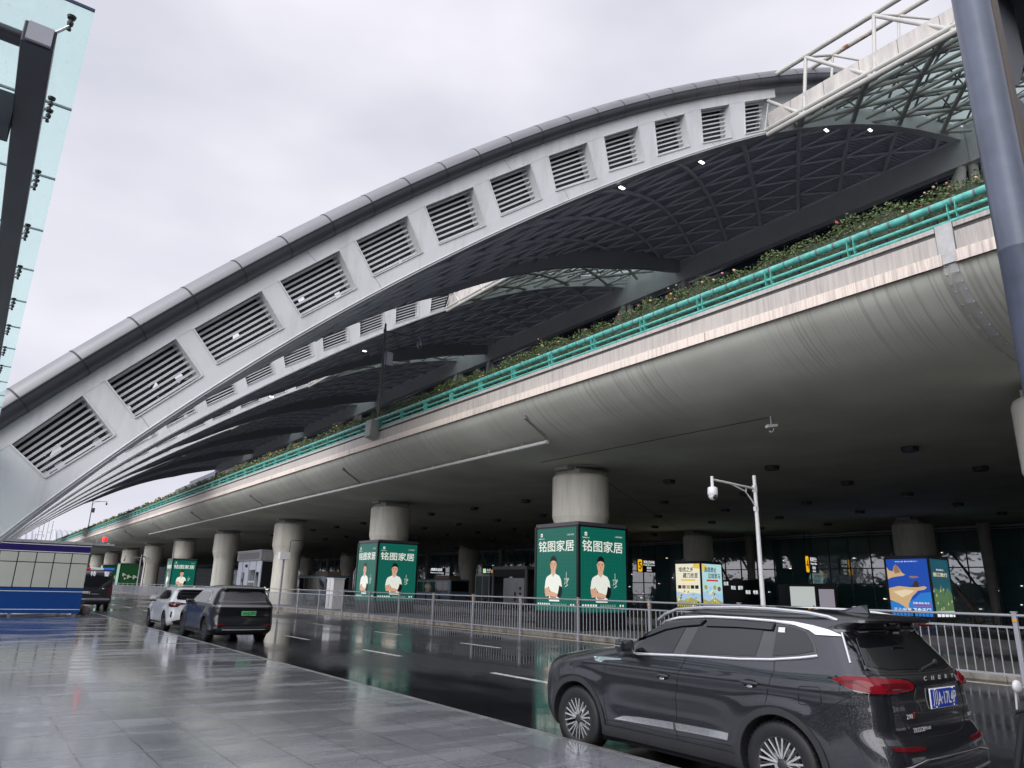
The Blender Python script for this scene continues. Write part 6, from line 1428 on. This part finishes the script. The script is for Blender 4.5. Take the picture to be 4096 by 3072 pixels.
be = thing('beacon', 'small red lit beacon lamp on the booth roof corner', 'lamp', (5.43, 41.8, 3.62)); b = MB(); b.lathe([(.08, .0), (.1, .02), (.1, .08)], (5.43, 41.8, 3.62), 12); b.tube([(5.1, 41.8, 3.62), (5.08, 41.8, 3.95)], .015, 5); b.build('base', steel_grey, be); b = MB(); b.lathe([(.11, .08), (.115, .28), (.09, .31), (.0, .32)], (5.43, 41.8, 3.62), 14); b.build('lens', E('beacon_lamp_red', (.95, .02, .03), 1.6), be)
bol = thing('stone_bollard', 'round stone ball bollard beside the booth corner', 'bollard', (5.28, 42.8, .15)); b = MB(); b.ball((5.28, 42.8, .37), .23, 20); b.lathe([(.16, 0), (.15, .05)], (5.28, 42.8, .15), 16); b.build('ball', mat('stone_ball', (.30, .28, .25), .5, var=.2, vs=6), bol)
bol = thing('stone_bollard', 'second stone ball bollard, partly hidden by the booth', 'bollard', (5.28, 44.6, .15)); b = MB(); b.ball((5.28, 44.6, .37), .23, 20); b.build('ball', MATS['stone_ball'], bol)

# ================================================================== GLASS CANOPY (upper left) and post (right)
cg = bpy.data.materials.new('canopy_glass'); cg.use_nodes = True; t = cg.node_tree; t.nodes.remove(t.nodes['Principled BSDF'])
tp = t.nodes.new('ShaderNodeBsdfTransparent'); tl = t.nodes.new('ShaderNodeBsdfTranslucent'); tl.inputs[0].default_value = (.72, .82, .80, 1)
g = t.nodes.new('ShaderNodeNewGeometry'); nn = t.nodes.new('ShaderNodeTexNoise'); nn.inputs['Scale'].default_value = 26; nn.inputs['Detail'].default_value = 8; nn.inputs['Roughness'].default_value = .75; t.links.new(g.outputs['Position'], nn.inputs['Vector'])
rg = t.nodes.new('ShaderNodeValToRGB'); rg.color_ramp.elements[0].position = .30; rg.color_ramp.elements[0].color = (.52, .62, .57, 1); rg.color_ramp.elements[1].position = .40; rg.color_ramp.elements[1].color = (.86, .955, .94, 1); t.links.new(nn.outputs['Fac'], rg.inputs[0]); t.links.new(rg.outputs[0], tp.inputs[0])
gs = t.nodes.new('ShaderNodeBsdfGlossy'); gs.inputs['Roughness'].default_value = .03; gs.inputs[0].default_value = (.8, 1, .95, 1)
m1 = t.nodes.new('ShaderNodeMixShader'); m1.inputs[0].default_value = .22; m2 = t.nodes.new('ShaderNodeMixShader'); m2.inputs[0].default_value = .06
t.links.new(tp.outputs[0], m1.inputs[1]); t.links.new(tl.outputs[0], m1.inputs[2]); t.links.new(m1.outputs[0], m2.inputs[1]); t.links.new(gs.outputs[0], m2.inputs[2]); t.links.new(m2.outputs[0], t.nodes['Material Output'].inputs[0])
edge_m = mat('glass_edge_blue', (.012, .03, .09), .2, var=0)
ca = thing('glass_canopy', 'frameless green glass canopy on a dark beam in the upper left corner', 'canopy', (-.3, 5.6, 0))
ZG = 5.99
y = 5.56; k = 0
while y < 40:
    y2 = y+1.5
    for x0, x1 in ((-1.6, .015), (-3.25, -1.62), (-4.9, -3.27), (-6.55, -4.92)):
        b = MB(); b.box((x0, y+.008, ZG), (x1, y2-.008, ZG+.019)); b.build('glass_pane', cg, ca)
    b = MB(); b.box((-6.55, y-.008, ZG-.002), (.015, y+.006, ZG+.021)); 
    b.build('pane_joint', edge_m, ca)
    y = y2; k += 1
b = MB(); b.box((-.385, 5.63, 5.56), (-.18, 42, 5.745), 0, bev=.008); b.box((-.36, 5.60, 5.58), (-.20, 5.632, 5.73), 1)
dk = mat('canopy_beam_dark', (.035, .038, .048), .4, metal=.3, var=.1)
b.tube([(-.385, 5.75, 5.65), (-6, 5.75, 5.65)], .06, 14, 0); b.box((-6, 6.68, 5.42), (-.384, 6.95, 5.74), 0)
for xx in (-2.3, -4.3, -6.3): b.box((xx, 5.63, 5.5), (xx+.22, 42, 5.76), 0)
for yy in (11, 16, 21, 26, 31): b.box((-6, yy, 5.42), (-.384, yy+.27, 5.74), 0)
b.build('beam', [dk, steel_grey], ca)
def spider(x, y):
    b = MB(); b.lathe([(.028, -.02), (.033, 0)], (x, y, ZG-.003), 14, mi=1); b.tube([(x, y, ZG-.02), (x, y, ZG-.12)], .011, 8, 1); b.lathe([(.02, -.085), (.024, -.06), (.02, -.05)], (x, y, ZG), 10, mi=1); b.lathe([(.016, -.13), (.016, -.115)], (x, y, ZG), 8, mi=1)
    return b
first = True; y = 5.56
b = spider(-.12, 5.72); b.tube([(-.12, 5.72, ZG-.09), (-.235, 5.80, 5.80)], .012, 8); b.tube([(-.235, 5.80, 5.745), (-.235, 5.80, 5.83)], .022, 10); b.build('spider_fitting', [satin, alloy_dark], ca)
for k in range(1, 22):
    yy = 5.56+1.5*k
    b = spider(-.15, yy-.11); bb = spider(-.15, yy+.11); b.add(bb.v, bb.f, 1, True)
    b.tube([(-.15, yy-.11, ZG-.09), (-.26, yy, 5.80), (-.15, yy+.11, ZG-.09)], .012, 6); b.tube([(-.26, yy, 5.745), (-.26, yy, 5.83)], .02, 8); b.build('spider_fitting', [satin, alloy_dark], ca)
for yy in (6.8, 26.1): b = MB(); b.tube([(-4.2, yy, .15), (-4.2, yy, 5.5)], .12, 16); b.build('post', dk, ca)
# right post
post_m = mat('post_blue_grey', (.075, .09, .13), .4, metal=.1, var=.2, vs=2.5, coat=.15)
rp = thing('canopy_post', 'thick blue grey steel post in the right foreground with a bracket at its top', 'post', (5.45, 1.53, .15))
b = MB(); b.lathe([(.122, 0), (.122, 3.98), (.124, 3.985), (.124, 3.995), (.122, 4.0), (.122, 8.5)], (5.45, 1.53, .15), 40); b.lathe([(.2, 0), (.2, .02)], (5.45, 1.53, .15), 24)
b.build('shaft', post_m, rp)
b = MB(); b.box((5.50, 1.40, 4.05), (5.60, 1.435, 8.6)); b.build('cable_cover', mat('cover_brown', (.12, .10, .085), .6, var=.1), rp)
b = MB()
HP = [(5.5, 5.1), (5.5, 4.55), (5.62, 4.42), (6.2, 4.42), (6.55, 4.9), (6.5, 5.4), (5.9, 5.4)]
b.prism([(5.5, 6.75), (5.5, 5.72), (5.72, 5.62), (6.1, 5.8), (6.4, 6.2), (6.4, 6.75)], lambda p, s_: (p[0], 1.50+(.0, .06)[s_], p[1]))
b.box((5.55, 1.49, 5.28), (9.5, 1.62, 5.62)); b.box((5.5, 1.3, 6.75), (9.5, 1.75, 7.1)); b.build('bracket', dk, rp)

# ================================================================== FAR RIBBED ROOFS
fr_m = mat('far_ribbed_roof', (.50, .51, .55), .5, var=.03); rib_m = mat('far_roof_rib', (.34, .35, .39), .5, var=0)
def far(label, x0, x1, yc, r, zc, hz):
    t0 = thing('far_hall', label, 'building', (x0, yc, 0), 'far ribbed terminal halls')
    f = lambda u, v: (lerp(x0, x1, u)+10*math.sin(v*pi*.5)*0, yc-r*math.cos(v*pi/2), zc+hz*math.sin(v*pi/2))
    b = MB(); b.grid(f, 2, 16); b.build('roof', fr_m, t0); b = MB(); b.box((x0, yc-r, 0), (x1, yc+r, zc)); b.build('wall', dark, t0)
    b = MB(); x = x0
    while x <= x1: b.tube([(x, yc-r*math.cos(i/12*pi/2)-.3, zc+hz*math.sin(i/12*pi/2)+.1) for i in range(13)], .28, 4); x += 2.6
    b.build('roof_rib', rib_m, t0)
    b = MB(); b.tube([(x0-.5, yc-r*math.cos(i/16*pi/2)-.8, zc+hz*math.sin(i/16*pi/2)+.4) for i in range(17)], .55, 8); b.build('edge_arch', fr_m, t0)
far('far white ribbed barrel roof right of the gap above the booth', 35.5, 100, 470, 30, 14, 14)
far('far white ribbed barrel roof left of the gap above the booth', 4, 27, 470, 30, 14, 14)
t0 = thing('far_hall_gate', 'pale lattice fronted link between the two far ribbed roofs', 'building', (31, 475, 0)); b = MB(); b.box((27, 474, 14), (36, 480, 22)); b.box((27, 474.2, 0), (36, 480, 13.9), 1); x = 27
while x < 36: b.tube([(x, 473.8, 14), (x+1.2, 473.8, 18), (x+2.4, 473.8, 14)], .18, 4, 1); b.tube([(x, 473.8, 18), (x+1.2, 473.8, 22), (x+2.4, 473.8, 18)], .18, 4, 1); x += 2.4
b.build('front', [fr_m, rib_m], t0); b = MB()
for x in (29.0, 33): b.tube([(x, 474, 22), (x, 474, 33), (x+2, 474, 33), (x+2, 474, 22)], .16, 4); b.tube([(x, 474, 27), (x+2, 474, 27)], .12, 4)
b.build('roof_ladder', rib_m, t0)

# ================================================================== UNSEEN BLOCKS, added out of frame to cut low sky light and darken reflections
for (nm, lb, bx) in (('sky_blocker', 'long unseen block added left of the frame to cut low sky light', (-62, -40, -44, 150, 7)), ('sky_blocker', 'unseen block added behind the camera to darken reflections', (-44, -62, 50, -44, 34))):
    t0 = thing(nm, lb, 'building', (bx[0], bx[1], 0)); b = MB(); b.box((bx[0], bx[1], 0), (bx[2], bx[3], bx[4])); b.build('wall', mat('sky_blocker_wall', (.06, .06, .065), .5, var=.2, vs=.2), t0)
    b = MB()
    for z in range(2, int(bx[4])-1, 3): b.box((bx[0]-.05, bx[1]-.05, z), (bx[2]+.05, bx[3]+.05, z+1.7))
    b.build('blocker_glass_band', car_glass, t0)
